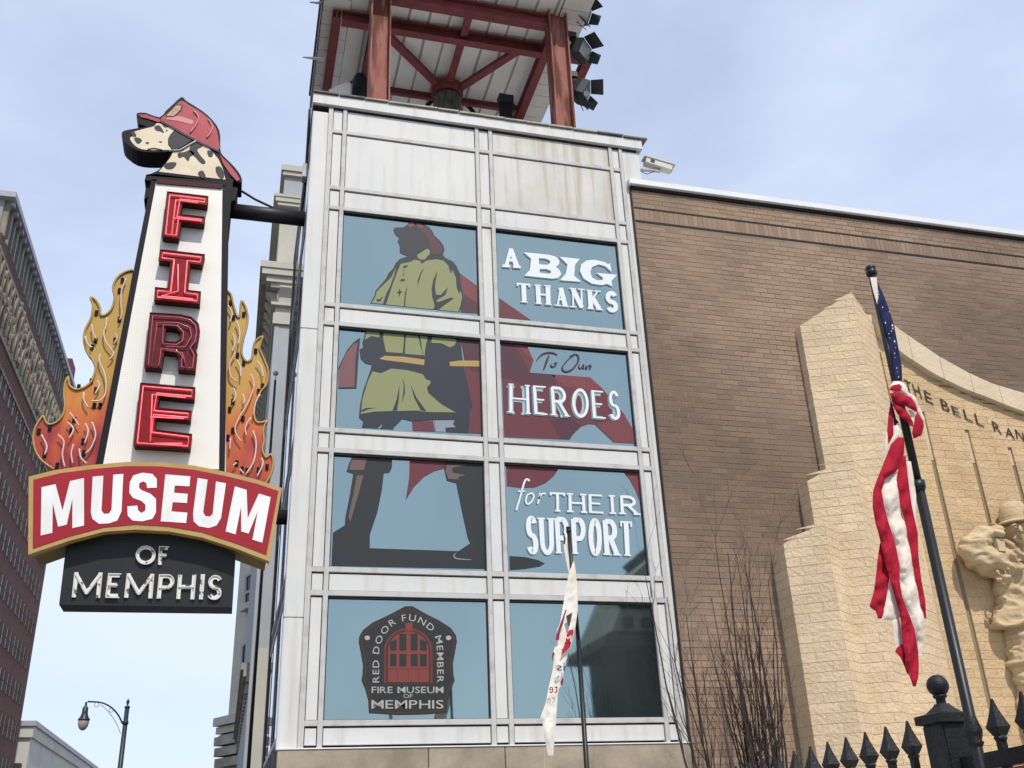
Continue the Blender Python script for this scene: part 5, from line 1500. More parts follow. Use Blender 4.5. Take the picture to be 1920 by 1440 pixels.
MB().tube([SP(950, 615, -0.40), SP(960, 660, -0.43), SP(966, 692, -0.47), SP(962, 706, -0.42)], [0.014, 0.02, 0.03, 0.016], 8).build('nose', stat_m, ST, True)
fm = MB(); fm.tube([SP(925, 758, -0.37), SP(965, 748, -0.415), SP(1005, 752, -0.38)], [0.006, 0.014, 0.006], 6); fm.tube([SP(930, 772, -0.37), SP(967, 776, -0.41), SP(1002, 768, -0.38)], [0.006, 0.015, 0.006], 6)
fm.build('mouth', stat_m, ST, True)
MB().box(SP(600, 900, -.33).x, SP(700, 900, -.33).x, -0.40, -0.26, SP(650, 980, -.33).z, SP(650, 810, -.33).z).build('strap', stat_m, ST)
MB().tube([SP(560, 600, -0.30), SP(590, 585, -0.33), SP(625, 605, -0.33), SP(630, 650, -0.32)], 0.018, 8).build('hose_loop', stat_m, ST, True)

# ================================================================== IRON FENCE
P0 = Vector((1.699, -5.381, -0.356)); DV = Vector((sin(-0.033) * 0.14, cos(-0.033) * 0.14, math.tan(-0.039) * 0.14))
FN = thing('iron_fence', 'black iron fence with spear point pickets and a ball topped post', 'fence', (1.7, -5.5, GZ))
def fpos(k): return P0 - DV * k
def finial(c):
    m = MB()
    m.add([(c.x + sx * r, c.y + sy * r, c.z + h) for r, h in ((0.0028, 0.0), (0.010, -0.035), (0.021, -0.072), (0.0285, -0.094), (0.016, -0.122)) for sx, sy in ((-1, -1), (1, -1), (1, 1), (-1, 1))],
          [(4 * i + j, 4 * i + (j + 1) % 4, 4 * i + 4 + (j + 1) % 4, 4 * i + 4 + j) for i in range(4) for j in range(4)] + [(0, 1, 2, 3), (19, 18, 17, 16)])
    m.lathe(c + Vector((0, 0, -0.130)), [(0.0, 0.009), (0.018, 0.009), (0.023, 0.0), (0.018, -0.009), (0.0, -0.009)], 10)
    return m
KP = 7.55
ks = [k for k in list(range(-14, 7)) + [9.4, 10.4, 11.4, 12.4, 13.4]]
for k in ks:
    c = fpos(k)
    pk = MB().box(c.x - 0.0125, c.x + 0.0125, c.y - 0.0125, c.y + 0.0125, GZ + 0.08, c.z - 0.115).build('picket', iron_m, FN)
    finial(c).build('spear_point', iron_m, pk)
def rail(k0, k1, dz0, dz1, w_):
    a, b_ = fpos(k0), fpos(k1)
    v = [(p.x + sx * w_, p.y, p.z + dz) for p in (a, b_) for sx in (-1, 1) for dz in (dz0, dz1)]
    return MB().add(v, BF).build('rail', iron_m, FN)
rail(-14.5, KP - 0.36, -0.245, -0.195, 0.020); rail(KP + 0.36, 14.2, -0.222, -0.168, 0.020)
rail(-14.5, KP - 0.36, -1.78, -1.73, 0.020); rail(KP + 0.36, 14.2, -1.78, -1.73, 0.020)
pc = fpos(KP)
pt = onX(1757, 1288, pc.x)
zt_ = onX(1760, 1345, pc.x - 0.05).z
ptop = zt_
post = box('post', pc.x - 0.060, pc.x + 0.060, pc.y - 0.060, pc.y + 0.060, GZ, ptop - 0.022, iron_m, FN, 0.004)
MB().add([(pc.x + sx * r, pc.y + sy * r, ptop + h) for r, h in ((0.060, -0.0219), (0.076, -0.018), (0.076, 0.012), (0.045, 0.020), (0.024, 0.042), (0.018, 0.052)) for sx, sy in ((-1, -1), (1, -1), (1, 1), (-1, 1))],
         [(4 * i + j, 4 * i + (j + 1) % 4, 4 * i + 4 + (j + 1) % 4, 4 * i + 4 + j) for i in range(5) for j in range(4)] + [(3, 2, 1, 0), (20, 21, 22, 23)]).build('post_cap', iron_m, post)
MB().lathe((pc.x, pc.y, ptop + 0.05), [(0.018, 0.0), (0.018, 0.02), (0.026, 0.026), (0.026, 0.032), (0.016, 0.036)], 14).build('ball_neck', iron_m, post, True)
sb = MB(); ellipsoid(sb, (pc.x, pc.y, ptop + 0.117), (0.040, 0.040, 0.040), 20, 14); sb.build('ball', iron_m, post, True)
# red banner hung on the street side of the fence
rb0, rb1 = fpos(8.9), fpos(14.0)
MB().add([(p.x - 0.030 + dx, p.y, p.z + dz) for p in (rb0, rb1) for dx in (-0.004, 0.0) for dz in (-1.0, -0.230)], BF).build('red_banner', banner_red)
tag(bpy.data.objects['red_banner'], 'plain red banner hung below the top rail of the iron fence', 'banner')

# ================================================================== FLAGPOLES AND FLAGS
FPX1, FPY1 = 1.632, -6.70
pa, pb = onY(1633, 507, FPY1), onY(1840, 1440, FPY1)
fp = thing('flagpole', 'tall black flagpole beside the ball topped fence post carrying the national flag', 'flagpole', (pb.x, FPY1, GZ))
pj = onY(1722, 912, FPY1)
MB().tube([(pb.x, FPY1, GZ), (pb.x, FPY1, pj.z)], 0.0190, 16).build('lower_tube', pole_m, fp, True)
MB().tube([(pb.x, FPY1, pj.z), (pa.x, FPY1, pa.z)], 0.0155, 16).build('upper_tube', pole_m, fp, True)
MB().lathe(pj, [(0.016, 0.022), (0.027, 0.020), (0.027, -0.004), (0.023, -0.016), (0.0195, -0.020)], 16).build('collar', pole_m, fp, True)
MB().lathe((pa.x, FPY1, pa.z), [(0.0, 0.018), (0.020, 0.016), (0.022, 0.006), (0.018, 0.0), (0.022, -0.006), (0.022, -0.022), (0.016, -0.026)], 14).build('cap', pole_m, fp, True)
for z_ in (onY(1818, 1372, FPY1).z,):
    MB().lathe((pb.x, FPY1, z_), [(0.019, 0.05), (0.031, 0.005), (0.028, -0.012), (0.022, -0.028), (0.028, -0.036), (0.022, -0.046), (0.019, -0.05)], 12).build('base_collar', iron_m, fp, True)

def cloth(name, poly, Y, bulge, m, parent, step=4.0, wr=0.004, wf=0.10, ang=0.6, seed=0.0, tilt=0.0, edge=9.0):
    """sheet of cloth: photo-pixel outline filled with a fine net, pushed out of its plane in folds"""
    poly = [tuple(p) for p in poly]
    dense = []
    for i in range(len(poly)):
        a, b_ = Vector(poly[i]), Vector(poly[(i + 1) % len(poly)])
        k = max(1, int((b_ - a).length / step))
        dense += [tuple(a.lerp(b_, j / k)) for j in range(k)]
    x0, x1 = min(p[0] for p in poly), max(p[0] for p in poly); y0, y1 = min(p[1] for p in poly), max(p[1] for p in poly)
    def inside(x, y):
        r = False; j = len(poly) - 1
        for i in range(len(poly)):
            if (poly[i][1] > y) != (poly[j][1] > y) and x < (poly[j][0] - poly[i][0]) * (y - poly[i][1]) / (poly[j][1] - poly[i][1]) + poly[i][0]: r = not r
            j = i
        return r
    def dist(x, y):
        best = 1e9
        for i in range(len(poly)):
            a, b_ = Vector(poly[i]), Vector(poly[(i + 1) % len(poly)]); ab = b_ - a
            t = max(0, min(1, (Vector((x, y)) - a).dot(ab) / max(ab.length_squared, 1e-9)))
            best = min(best, (Vector((x, y)) - a - ab * t).length)
        return best
    P = [Vector(p) for p in dense]; nb = len(P)
    y = y0 + step / 2
    while y < y1:
        x = x0 + step / 2
        while x < x1:
            if inside(x, y) and dist(x, y) > step * 0.45: P.append(Vector((x + random.uniform(-.5, .5), y + random.uniform(-.5, .5))))
            x += step
        y += step
    vv, ee, ff, *_ = delaunay_2d_cdt(P, [(i, (i + 1) % nb) for i in range(nb)], [], 1, 1e-4)
    out = []
    for p in vv:
        d = min(1.0, dist(p.x, p.y) / edge)
        s_ = sin(wf * (p.x * cos(ang) + p.y * sin(ang)) + seed + 2.2 * mnoise.noise(Vector((p.x * .02, p.y * .012, seed))))
        s2 = mnoise.noise(Vector((p.x * .05, p.y * .02, seed + 5))) + 0.75 * (1 - 2 * abs(mnoise.noise(Vector((p.x * .11 + p.y * .05, p.y * .045 - p.x * .03, seed + 9)))))
        yy = Y - 0.45 * bulge * (1 - (1 - d) ** 2) - wr * (s_ + 1.2 * s2) * (0.4 + 0.6 * d) + tilt * (p.x - (x0 + x1) / 2)
        out.append(tuple(onY(p.x, p.y, yy)))
    tris = [f for f in ff if inside(sum(vv[i].x for i in f) / len(f), sum(vv[i].y for i in f) / len(f))]
    return obj(name, out, [tuple(f) for f in tris], m, parent, True)
def strip(rows):
    return [(a, y) for y, a, b_ in rows] + [(b_, y) for y, a, b_ in reversed(rows)]
US = thing('national_flag', 'furled red white and blue striped flag wrapped round the tall pole', 'flag', tuple(onY(1690, 1280, FPY1)))
YU = FPY1 - 0.022
k8 = ((1620, 680), 8.0); k7 = ((1480, 520), 6.0)
cloth('canton', C(*k7, [(985, 10), (1010, 90), (1070, 220), (1130, 380), (1180, 540), (1210, 700), (1240, 860), (1265, 1000), (1272, 1165), (1195, 1165), (1160, 930), (1100, 660), (1040, 440), (990, 290)]), YU + 0.004, 0.010, flag_blue, US, 4, 0.004, 0.28, 0.2, 1.0)
cloth('header', C(*k7, [(908, 0), (985, 0), (1002, 240), (988, 305), (945, 160)]), YU + 0.003, 0.003, flag_white, US, 4, 0.001)
random.seed(8)
for (x, y, r) in ((1000, 160, 9), (1012, 190, 6), (1050, 335, 9), (1082, 510, 12), (1160, 540, 16), (1165, 575, 12), (1150, 605, 9), (1122, 635, 8), (1185, 720, 15), (1130, 680, 6), (1185, 855, 9), (1190, 900, 5), (1210, 1020, 9), (1218, 1060, 5), (1230, 1120, 9), (1125, 385, 7), (1195, 790, 5)):
    a0 = random.random() * 6
    ppx('star', C(*k7, [(x + r * (1 if j % 2 == 0 else 0.5) * cos(a0 + pi * j / 5) * 0.7, y + r * 1.2 * (1 if j % 2 == 0 else 0.5) * sin(a0 + pi * j / 5)) for j in range(10)]), YU - 0.018, 0.001, flag_white, US)
cl = lambda nm, pts, m, dY=0, bu=0.012, **kw: cloth(nm, pts, YU + dY, bu, m, US, **kw)
cl('knot', C(*k8, [(392, 345), (440, 278), (520, 275), (600, 310), (650, 380), (665, 450), (720, 478), (775, 520), (805, 610), (850, 700), (912, 840), (912, 905), (880, 890), (820, 770), (760, 640), (700, 545), (560, 470), (400, 420)]), flag_white, -0.004, 0.022, wr=0.003, seed=2)
cl('knot', C(*k8, [(368, 412), (420, 342), (530, 318), (572, 360), (548, 432), (470, 425)]), flag_red, -0.030, 0.016, wr=0.004, wf=.3, ang=1.2, seed=3)
cl('knot', C(*k8, [(392, 455), (520, 440), (640, 495), (705, 520), (765, 600), (802, 700), (800, 745), (720, 705), (600, 640), (480, 600), (410, 540)]), flag_red, -0.028, 0.020, wr=0.005, wf=.3, ang=1.1, seed=4)
cl('knot', C(*k8, [(415, 545), (520, 610), (620, 700), (680, 780), (740, 900), (740, 970), (690, 940), (600, 860), (500, 770), (430, 640)]), flag_red, -0.020, 0.018, wr=0.005, wf=.3, ang=1.1, seed=6)
cl('knot', C(*k8, [(670, 700), (770, 760), (750, 860), (740, 960), (690, 800)]), flag_white, -0.014, 0.010, seed=9)
cl('knot', C(*k8, [(802, 740), (885, 870), (900, 950), (862, 1090), (742, 1142), (720, 1050), (748, 920), (770, 800)]), flag_red, -0.010, 0.024, wr=0.004, seed=5)
cl('stripe', C(*k8, [(388, 650), (432, 700), (440, 900), (442, 1080), (365, 1230), (348, 1000), (365, 800)]), flag_red, 0.004, 0.012, seed=7)
cl('canton', C(*k8, [(400, 540), (445, 690), (480, 840), (522, 895), (448, 955), (436, 800), (390, 640)]), flag_blue, 0.008, 0.008, seed=8)
cl('stripe', C(*k8, [(345, 905), (352, 1150), (362, 1235), (325, 1400), (305, 1440), (322, 1150)]), flag_white, 0.006, 0.006)
cl('stripe', C(*k8, [(562, 990), (560, 1095), (480, 1150), (375, 1275), (312, 1430), (345, 1290), (420, 1150), (450, 1060), (450, 960), (520, 900)]), flag_white, 0.002, 0.012, seed=4)
red1 = strip([(820, 1684, 1695), (832, 1671, 1696), (850, 1664, 1695), (870, 1656, 1690), (885, 1650, 1680), (897, 1645, 1660), (920, 1637, 1653), (950, 1636, 1658), (980, 1641, 1666), (1000, 1647, 1673), (1030, 1654, 1681), (1060, 1661, 1687), (1089, 1669, 1687), (1120, 1678, 1692), (1150, 1687, 1704), (1180, 1690, 1715), (1208, 1693, 1720), (1230, 1697, 1722), (1250, 1698, 1723), (1270, 1706, 1722), (1287, 1712, 1717)])
cl('stripe', red1, flag_red, -0.006, 0.016, wr=0.0085, wf=0.16, ang=0.5, seed=1)
cl('stripe', strip([(886, 1676, 1683), (900, 1654, 1681), (920, 1653, 1684), (950, 1658, 1689), (980, 1666, 1696), (1000, 1673, 1702), (1030, 1681, 1707), (1060, 1687, 1711), (1089, 1687, 1717), (1125, 1693, 1725), (1160, 1710, 1733), (1187, 1716, 1734), (1208, 1721, 1731), (1229, 1723, 1728)]), flag_white, 0.004, 0.014, wr=0.0095, wf=0.11, ang=0.9, seed=2)
cl('stripe', strip([(855, 1690, 1698), (880, 1684, 1701), (900, 1681, 1703), (950, 1689, 1710), (1000, 1702, 1721), (1041, 1708, 1722), (1090, 1717, 1728), (1125, 1725, 1735), (1160, 1732, 1737)]), flag_red, 0.000, 0.010, wr=0.007, wf=0.2, seed=3)
cl('stripe', strip([(865, 1699, 1708), (900, 1703, 1714), (930, 1707, 1718), (960, 1711, 1717), (980, 1714, 1716)]), flag_white, 0.010, 0.006)
cl('stripe', strip([(1018, 1650, 1653), (1050, 1645, 1660), (1083, 1642, 1668), (1110, 1638, 1664), (1137, 1630, 1659), (1141, 1634, 1657), (1146, 1642, 1658), (1160, 1646, 1653)]), flag_red, 0.012, 0.010, wr=0.005, wf=.22, ang=1.0, seed=6)
cl('stripe', strip([(1087, 1668, 1670), (1110, 1664, 1677), (1137, 1659, 1685), (1150, 1656, 1689), (1157, 1654, 1688), (1163, 1656, 1682)]), flag_white, 0.014, 0.008, seed=7)
cl('stripe', strip([(1160, 1672, 1686), (1180, 1676, 1690), (1200, 1677, 1694), (1214, 1680, 1695)]), flag_white, 0.016, 0.006)
cl('stripe', strip([(1206, 1694, 1704), (1214, 1682, 1704), (1222, 1678, 1703), (1232, 1688, 1704), (1250, 1696, 1706), (1262, 1700, 1712), (1268, 1708, 1714)]), flag_red, 0.010, 0.008)

P2Y = -2.36
qa, qb = onY(1066, 992, P2Y), onY(1100, 1440, P2Y)
f2 = thing('flagpole', 'slim black flagpole in front of the lower right tower window', 'flagpole', (qb.x, P2Y, GZ))
MB().tube([(qb.x, P2Y, GZ), (qb.x, P2Y, onY(1080, 1200, P2Y).z)], 0.0185, 12).build('lower_tube', pole_m, f2, True)
MB().tube([(qb.x, P2Y, onY(1080, 1200, P2Y).z), (qa.x, P2Y, qa.z)], 0.0155, 12).build('upper_tube', pole_m, f2, True)
MB().lathe((qa.x, P2Y, qa.z), [(0.0, 0.020), (0.019, 0.018), (0.021, 0.005), (0.017, -0.002), (0.021, -0.008), (0.021, -0.028), (0.016, -0.034)], 12).build('cap', pole_m, f2, True)
WF = thing('museum_flag', 'limp white flag with red emblem hanging on the slim pole', 'flag', tuple(onY(1040, 1410, P2Y)))
g6 = ((1000, 960), 6.0); g5 = ((1000, 1180), 665 / 120)
Yw = P2Y - 0.03
body_ = C(*g6, [(455, 540), (475, 640), (485, 740), (500, 950), (500, 1100), (480, 1250), (468, 1330)]) + C(*g5, [(425, 20), (405, 130), (350, 290), (320, 420), (290, 590), (255, 670), (250, 760), (240, 900), (225, 1100), (205, 1310), (155, 1315), (115, 1130), (95, 960), (70, 920), (130, 760), (160, 600), (200, 430), (212, 330), (198, 270), (218, 200), (235, 130), (250, 0)]) + C(*g6, [(300, 1250), (330, 1080), (360, 900), (400, 690)])
cloth('cloth', body_, Yw, 0.03, flag_cloth, WF, 4, 0.010, 0.16, 0.25, 1.3)
cloth('cloth', C(*g6, [(335, 280), (380, 285), (385, 420), (410, 560), (420, 660), (400, 690), (370, 560), (345, 420)]), Yw + 0.035, 0.006, flag_cloth, WF, 4, 0.002)
cloth('emblem_print', C(*g6, [(362, 1098), (375, 1102), (345, 1190), (335, 1260), (300, 1330), (290, 1440), (250, 1440), (262, 1380), (290, 1290), (325, 1200)]), Yw - 0.040, 0.004, flag_maroon, WF, 3, 0.004, seed=1)
cloth('emblem_print', C(*g6, [(368, 1170), (440, 1130), (405, 1290), (392, 1290)]), Yw - 0.046, 0.003, flag_ink, WF, 3, 0.003)
cloth('emblem_print', C(*g5, [(410, 0), (420, 20), (395, 130), (375, 190), (285, 270), (320, 170), (345, 60), (370, 10)]), Yw - 0.046, 0.004, banner_red, WF, 3, 0.003)
cloth('emblem_print', C(*g5, [(215, 235), (222, 250), (208, 290), (212, 335), (200, 325), (192, 280), (200, 245)]), Yw - 0.034, 0.003, flag_maroon, WF, 3, 0.002)
def flagtext(s_, o, sc, x0, x1, yt0, yt1, h, m):
    textline(s_, o, sc, x0, x1, yt0, yt0 + h, Yw - 0.066, m, WF, 0.02, 'print_letter', True)
textline('is', g5[0], g5[1], 245, 330, 345, 430, Yw - 0.062, flag_ink, WF, 0.006, 'print_letter', True)
textline('te', g5[0], g5[1], 165, 255, 565, 660, Yw - 0.060, flag_maroon, WF, 0.006, 'print_letter', True)
cloth('print_letter', C(*g5, [(285, 580), (300, 585), (312, 545), (310, 505), (295, 515), (280, 550)]), Yw - 0.045, 0.002, flag_maroon, WF, 3, 0.001)
textline('M', g5[0], g5[1], 325, 395, 60, 130, Yw - 0.072, flag_cloth, WF, 0.0, 'print_letter')
MB().tube([onY(1020, 1408, Yw), onY(1020, 1440, Yw - 0.01), onY(1022, 1500, Yw)], 0.004, 5).build('halyard', rope_m, WF)
MB().tube([onY(1057, 1000, Yw), onY(1059, 1010, Yw - .01), onY(1058, 1020, Yw)], 0.007, 5).build('clip', dark_metal, WF)

# ================================================================== BARE SHRUBS
def shrub(name, lab, base, tops, seed, group):
    """stems rise from one rootstock to given tops, kinking a little, and fork into upright twigs"""
    random.seed(seed)
    t = thing(name, lab, 'shrub', base, group)
    tw = MB(); B = Vector(base)
    def twig(p, d, ln, r, lvl):
        pts = [p]; rs = [r]; k = 4
        for i in range(k):
            d = (d + Vector((random.gauss(0, .13), random.gauss(0, .10), random.gauss(.05, .06)))).normalized()
            p = p + d * (ln / k); pts.append(p); rs.append(max(0.0012, r * (1 - 0.7 * (i + 1) / k)))
        tw.tube(pts, rs, 4, cap=False)
        if lvl < 2:
            for _ in range(random.choice((1, 2, 2))):
                i = random.randint(1, k)
                sd_ = Vector((random.choice((-1, 1)) * random.uniform(.25, .6), random.gauss(0, .3), random.uniform(0, .3)))
                twig(pts[i], (d + sd_).normalized(), ln * random.uniform(.4, .65), max(0.0014, rs[i] * .7), lvl + 1)
    for (tp, r) in tops:
        tp = Vector(tp); st = B + Vector((random.uniform(-.10, .10), random.uniform(-.08, .08), 0))
        k = 12; pts = []; rs = []
        wx, wy = random.uniform(-.07, .07), random.uniform(-.05, .05); kx = 0; ky = 0
        for i in range(k + 1):
            u = i / k
            kx += random.gauss(0, .010); ky += random.gauss(0, .008)
            pts.append(st.lerp(tp, u) + Vector((wx * sin(pi * u) + kx, wy * sin(pi * u) + ky, 0)))
            rs.append(r * (1 - 0.80 * u))
        mb = MB(); mb.tube(pts, rs, 6, cap=False); mb.build('stem', bark_m, t, True)
        for _ in range(random.choice((4, 5, 6))):
            i = random.randint(4, k)
            d = (pts[min(i + 1, k)] - pts[max(i - 1, 0)]).normalized()
            sd_ = Vector((random.choice((-1, 1)) * random.uniform(.15, .45), random.gauss(0, .25), 0))
            twig(pts[i], (d + sd_).normalized(), random.uniform(.32, .80), max(0.002, rs[i] * .6), 0)
    o = tw.build('twigs', bark_m, t); o['kind'] = 'stuff'
    return t
random.seed(21)
cbase = onY(1412, 1440, -0.75)
tops = []
for _ in range(24):
    px = random.gauss(1386, 42); py = random.uniform(1035, 1290)
    tops.append((onY(px, py, -0.75 + random.uniform(-.15, .15)), random.uniform(.014, .024)))
tops += [(onY(1345, 1010, -0.8), .017), (onY(1378, 1110, -0.7), .02), (onY(1440, 1090, -0.7), .018), (onY(1425, 1150, -0.8), .018)]
shrub('bare_shrub', 'leafless multi stemmed shrub standing close before the brown brick wall', (cbase.x + 0.12, -0.75, GZ), tops, 4, 'bare shrubs by the wall')
dbase = onY(1345, 1440, -1.15)
shrub('bare_shrub', 'thinner leafless shrub leaning left across the tower corner', (dbase.x + 0.1, -1.15, GZ), [(onY(1218, 1085, -1.2), .017), (onY(1245, 1120, -1.1), .016), (onY(1282, 1150, -1.15), .015), (onY(1300, 1220, -1.1), .014), (onY(1262, 1230, -1.2), .012), (onY(1320, 1260, -1.15), .013)], 9, 'bare shrubs by the wall')

# ================================================================== STREET BACKGROUND
# --- tall brick hotel on the far side of the street
HX0 = -21.0
n0, n1_ = onX(17, 358, HX0), onX(133, 775, HX0)
HY0, HY1, HZ = n0.y, n1_.y, n0.z
HO = thing('brick_hotel', 'tall dark brick hotel block with carved frieze and green attic storey', 'building', (HX0 - 8, (HY0 + HY1) / 2, GZ))
zfr0 = onX(0, 560, HX0); 
def hz(px, py): return onX(px, py, HX0).z
ZC1 = HZ; ZA0 = hz(0, 428)       # attic foot
ZF1 = hz(0, 468) ; ZF0 = hz(0, 625)
box('wall', HX0 - 18, HX0, HY0 + 0.3, HY1, GZ, ZF0, hotel_brick, HO)
box('frieze', HX0 - 18, HX0 + 0.02, HY0 + 0.3, HY1, ZF0 + 0.002, ZF1, hotel_stone, HO)
box('band', HX0 - 18, HX0 + 0.05, HY0 + 0.3, HY1, ZF1 + 0.002, ZA0, hotel_brick, HO)
box('attic', HX0 - 18, HX0 - 0.3, HY0 + 0.5, HY1, ZA0 + 0.002, HZ - 0.5, hotel_green, HO)
box('cornice', HX0 - 18, HX0 + 0.55, HY0, HY1 + 0.2, HZ - 0.498, HZ, hotel_cornice, HO)
box('string_course', HX0 - 1, HX0 + 0.14, HY0 + 0.3, HY1, ZF0 - 0.35, ZF0 - 0.05, hotel_stone, HO)
box('string_course', HX0 - 1, HX0 + 0.14, HY0 + 0.3, HY1, ZF1 - 0.2, ZF1 + 0.1, hotel_stone, HO)
zl2 = onX(0, 690, HX0).z; box('string_course', HX0 - 1, HX0 + 0.10, HY0 + 0.3, HY1, zl2 - 0.10, zl2 + 0.10, hotel_stone, HO)
NF = 30
for i in range(NF):
    y = HY0 + 0.7 + (HY1 - HY0 - 1) * i / NF
    box('attic_fin', HX0 - 0.30, HX0 + 0.10, y, y + 0.32, ZA0 + 0.003, HZ - 0.5, hotel_green if i % 2 else hotel_stone, HO)
    box('attic_pane', HX0 - 0.29, HX0 - 0.22, y + 0.42, y + (HY1 - HY0 - 1) / NF - 0.1, ZA0 + 0.25, HZ - 0.9, win_dark, HO)
    box('dentil', HX0 + 0.02, HX0 + 0.40, y + 0.05, y + 0.45, HZ - 0.85, HZ - 0.50, hotel_cornice, HO)
lat = MB(); hh = ZF1 - ZF0 - 0.6; N = 26; st = (HY1 - HY0 - 1) / N
for i in range(N):
    y = HY0 + 0.5 + i * st
    lat.obox((HX0 + 0.10, y, ZF0 + 0.3), (HX0 + 0.10, y + st, ZF1 - 0.3), 0.16, 0.30, Vector((1, 0, 0)))
    lat.obox((HX0 + 0.14, y, ZF1 - 0.3), (HX0 + 0.14, y + st, ZF0 + 0.3), 0.16, 0.30, Vector((1, 0, 0)))
    for k in range(3):
        ellipsoid(lat, (HX0 + 0.12, y + st * random.random(), ZF0 + 0.5 + random.random() * hh), (0.22, 0.28, 0.35), 6, 4)
lat.build('frieze_carving', hotel_stone, HO)
fm_ = MB()
for i in range(N):
    y = HY0 + 0.5 + i * st
    fm_.box(HX0 + 0.021, HX0 + 0.06, y + st * .30, y + st * .70, ZF0 + 1.0, ZF1 - 1.6)
fm_.build('frieze_panels', hotel_brick, HO)
FLH = 3.45
wm = None
flo = 0
z = ZF0 - 3.6
cols = 11
random.seed(2)
while z > 2 and flo < 13:
    for c_ in range(cols):
        for s_ in (0, 1):
            y = HY0 + 1.6 + (HY1 - HY0 - 3.4) * c_ / (cols - 1) + (s_ * 1.75) - 0.9
            if y > HY1 - 1.0: continue
            m = MB(); m.box(HX0 + 0.001, HX0 + 0.02, y, y + 1.0, z, z + 1.75)
            o = m.build('window', win_dark if random.random() < 0.7 else win_blind, HO)
            MB().box(HX0 + 0.001, HX0 + 0.10, y - 0.08, y - 0.001, z - 0.1, z + 1.85).box(HX0 + 0.001, HX0 + 0.10, y + 1.001, y + 1.08, z - 0.1, z + 1.85).box(HX0 + 0.001, HX0 + 0.05, y, y + 1.0, z + 0.84, z + 0.92).build('frame', win_frame, o)
    z -= FLH; flo += 1
p = onX(107, 690, HX0 - 1.5)
box('chimney', HX0 - 3, HX0 + 0.2, p.y - 1.5, p.y + 1.2, HZ, p.z + 0.6, refl_red, HO)

# --- low white building further along
lw0, lw1 = onX(68.7, 1351, -20.2), onX(150, 1440, -20.2)
LW = thing('low_white_building', 'low pale flat roofed building at the foot of the brick hotel', 'building', (-26, 120, GZ))
box('wall', -34, -20.6, lw0.y + 0.5, lw0.y + 60, GZ, lw0.z - 1.6, lowwhite_m, LW)
box('parapet', -34, -20.4, lw0.y + 0.2, lw0.y + 60, lw0.z - 1.598, lw0.z - 0.5, lowwhite_m, LW)
box('coping', -34, -20.2, lw0.y, lw0.y + 60, lw0.z - 0.498, lw0.z, hotel_cornice, LW)
zb = onY(60, 1432, lw0.y + .5).z
for i in range(5):
    box('window', -20.599, -20.55, lw0.y + 3 + i * 6, lw0.y + 6 + i * 6, 3, zb - 1.5, win_dark, LW)
box('awning', -34, -21, lw0.y - 0.6, lw0.y + 0.499, zb - 0.9, zb, win_frame, LW)

# --- cream stone building behind the tower
CB = thing('cream_stone_building', 'cream classical building with stacked cornices just behind the tower', 'building', (3, 12, GZ))
YE = 11.0
def zz_(px, py, Y=YE): return onY(px, py, Y).z
XC = onY(498, 860, YE).x
zA, zB_, zC_ = zz_(527, 305), zz_(510, 366), zz_(480, 497)
zcap1 = zz_(500, 505)
# main wall: grey render shaft, yellowish below
z_shaft_top = zz_(511, 608); z_cap_bot = z_shaft_top; z_col = zz_(485, 1215)
box('wall', XC, 9, YE, YE + 14, z_col, z_shaft_top, cream_gray, CB)
box('lower_wall', XC - 0.004, 9, YE - 0.01, YE + 14, GZ, z_col - 0.002, cream_m, CB)
box('corner_strip', XC - 0.012, XC + 0.10, YE - 0.012, YE + 14.1, GZ, z_shaft_top - 0.02, cream_gray, CB)
# capital band, brackets
zk0, zk1 = zz_(511, 600), zz_(513, 545)
box('capital_band', XC - 0.06, 9, YE - 0.06, YE + 14, z_shaft_top + 0.002, zz_(511, 588), cream_m, CB)
box('capital_band', XC - 0.02, 9, YE - 0.02, YE + 14, zz_(511, 588) + 0.002, zz_(511, 575), cream_m, CB)
box('capital_band', XC - 0.12, 9, YE - 0.12, YE + 14, zz_(511, 575) + 0.002, zz_(511, 570), cream_m, CB)
box('frieze', XC, 9, YE, YE + 14, zz_(511, 570) + 0.002, zz_(513, 542), cream_m, CB)
for i in range(6):
    xx = XC + 0.04 + i * 0.42
    MB().prism([[(xx, YE - 0.002, zz_(511, 570) + .01), (xx, YE - 0.08, zz_(511, 570) + .01), (xx, YE - 0.10, zz_(511, 560)), (xx, YE - 0.24, zz_(513, 546)), (xx, YE - 0.24, zz_(513, 543)), (xx, YE - 0.002, zz_(513, 543))]], (0.28, 0, 0)).build('bracket', cream_m, CB)
for i in range(26):
    yy = YE + 0.1 + i * 0.5
    MB().prism([[(XC - 0.002, yy, zz_(511, 570) + .01), (XC - 0.10, yy, zz_(511, 570) + .01), (XC - 0.13, yy, zz_(511, 556)), (XC - 0.26, yy, zz_(513, 544)), (XC - 0.002, yy, zz_(513, 544))]], (0, 0.28, 0)).build('bracket', cream_dark, CB)
# main cornice in three oversailing steps, shade painted dark underneath
zc = [zz_(503, 541), zz_(500, 533), zz_(500, 522), zC_]
for i, (pr_, a, b_) in enumerate(((0.16, zc[0], zc[1]), (0.27, zc[1], zc[2]), (0.38, zc[2] , zc[2] + (zC_ - zc[2]) * .5), (0.43, zc[2] + (zC_ - zc[2]) * .5, zC_))):
    box('cornice', XC - pr_, 9, YE - pr_ * .6, YE + 14, a + 0.002, b_, cream_m, CB)
    box('cornice_soffit', XC - pr_ + 0.01, XC - 0.001, YE + 0.3, YE + 13.9, a - 0.02, a + 0.001, cream_dark, CB)
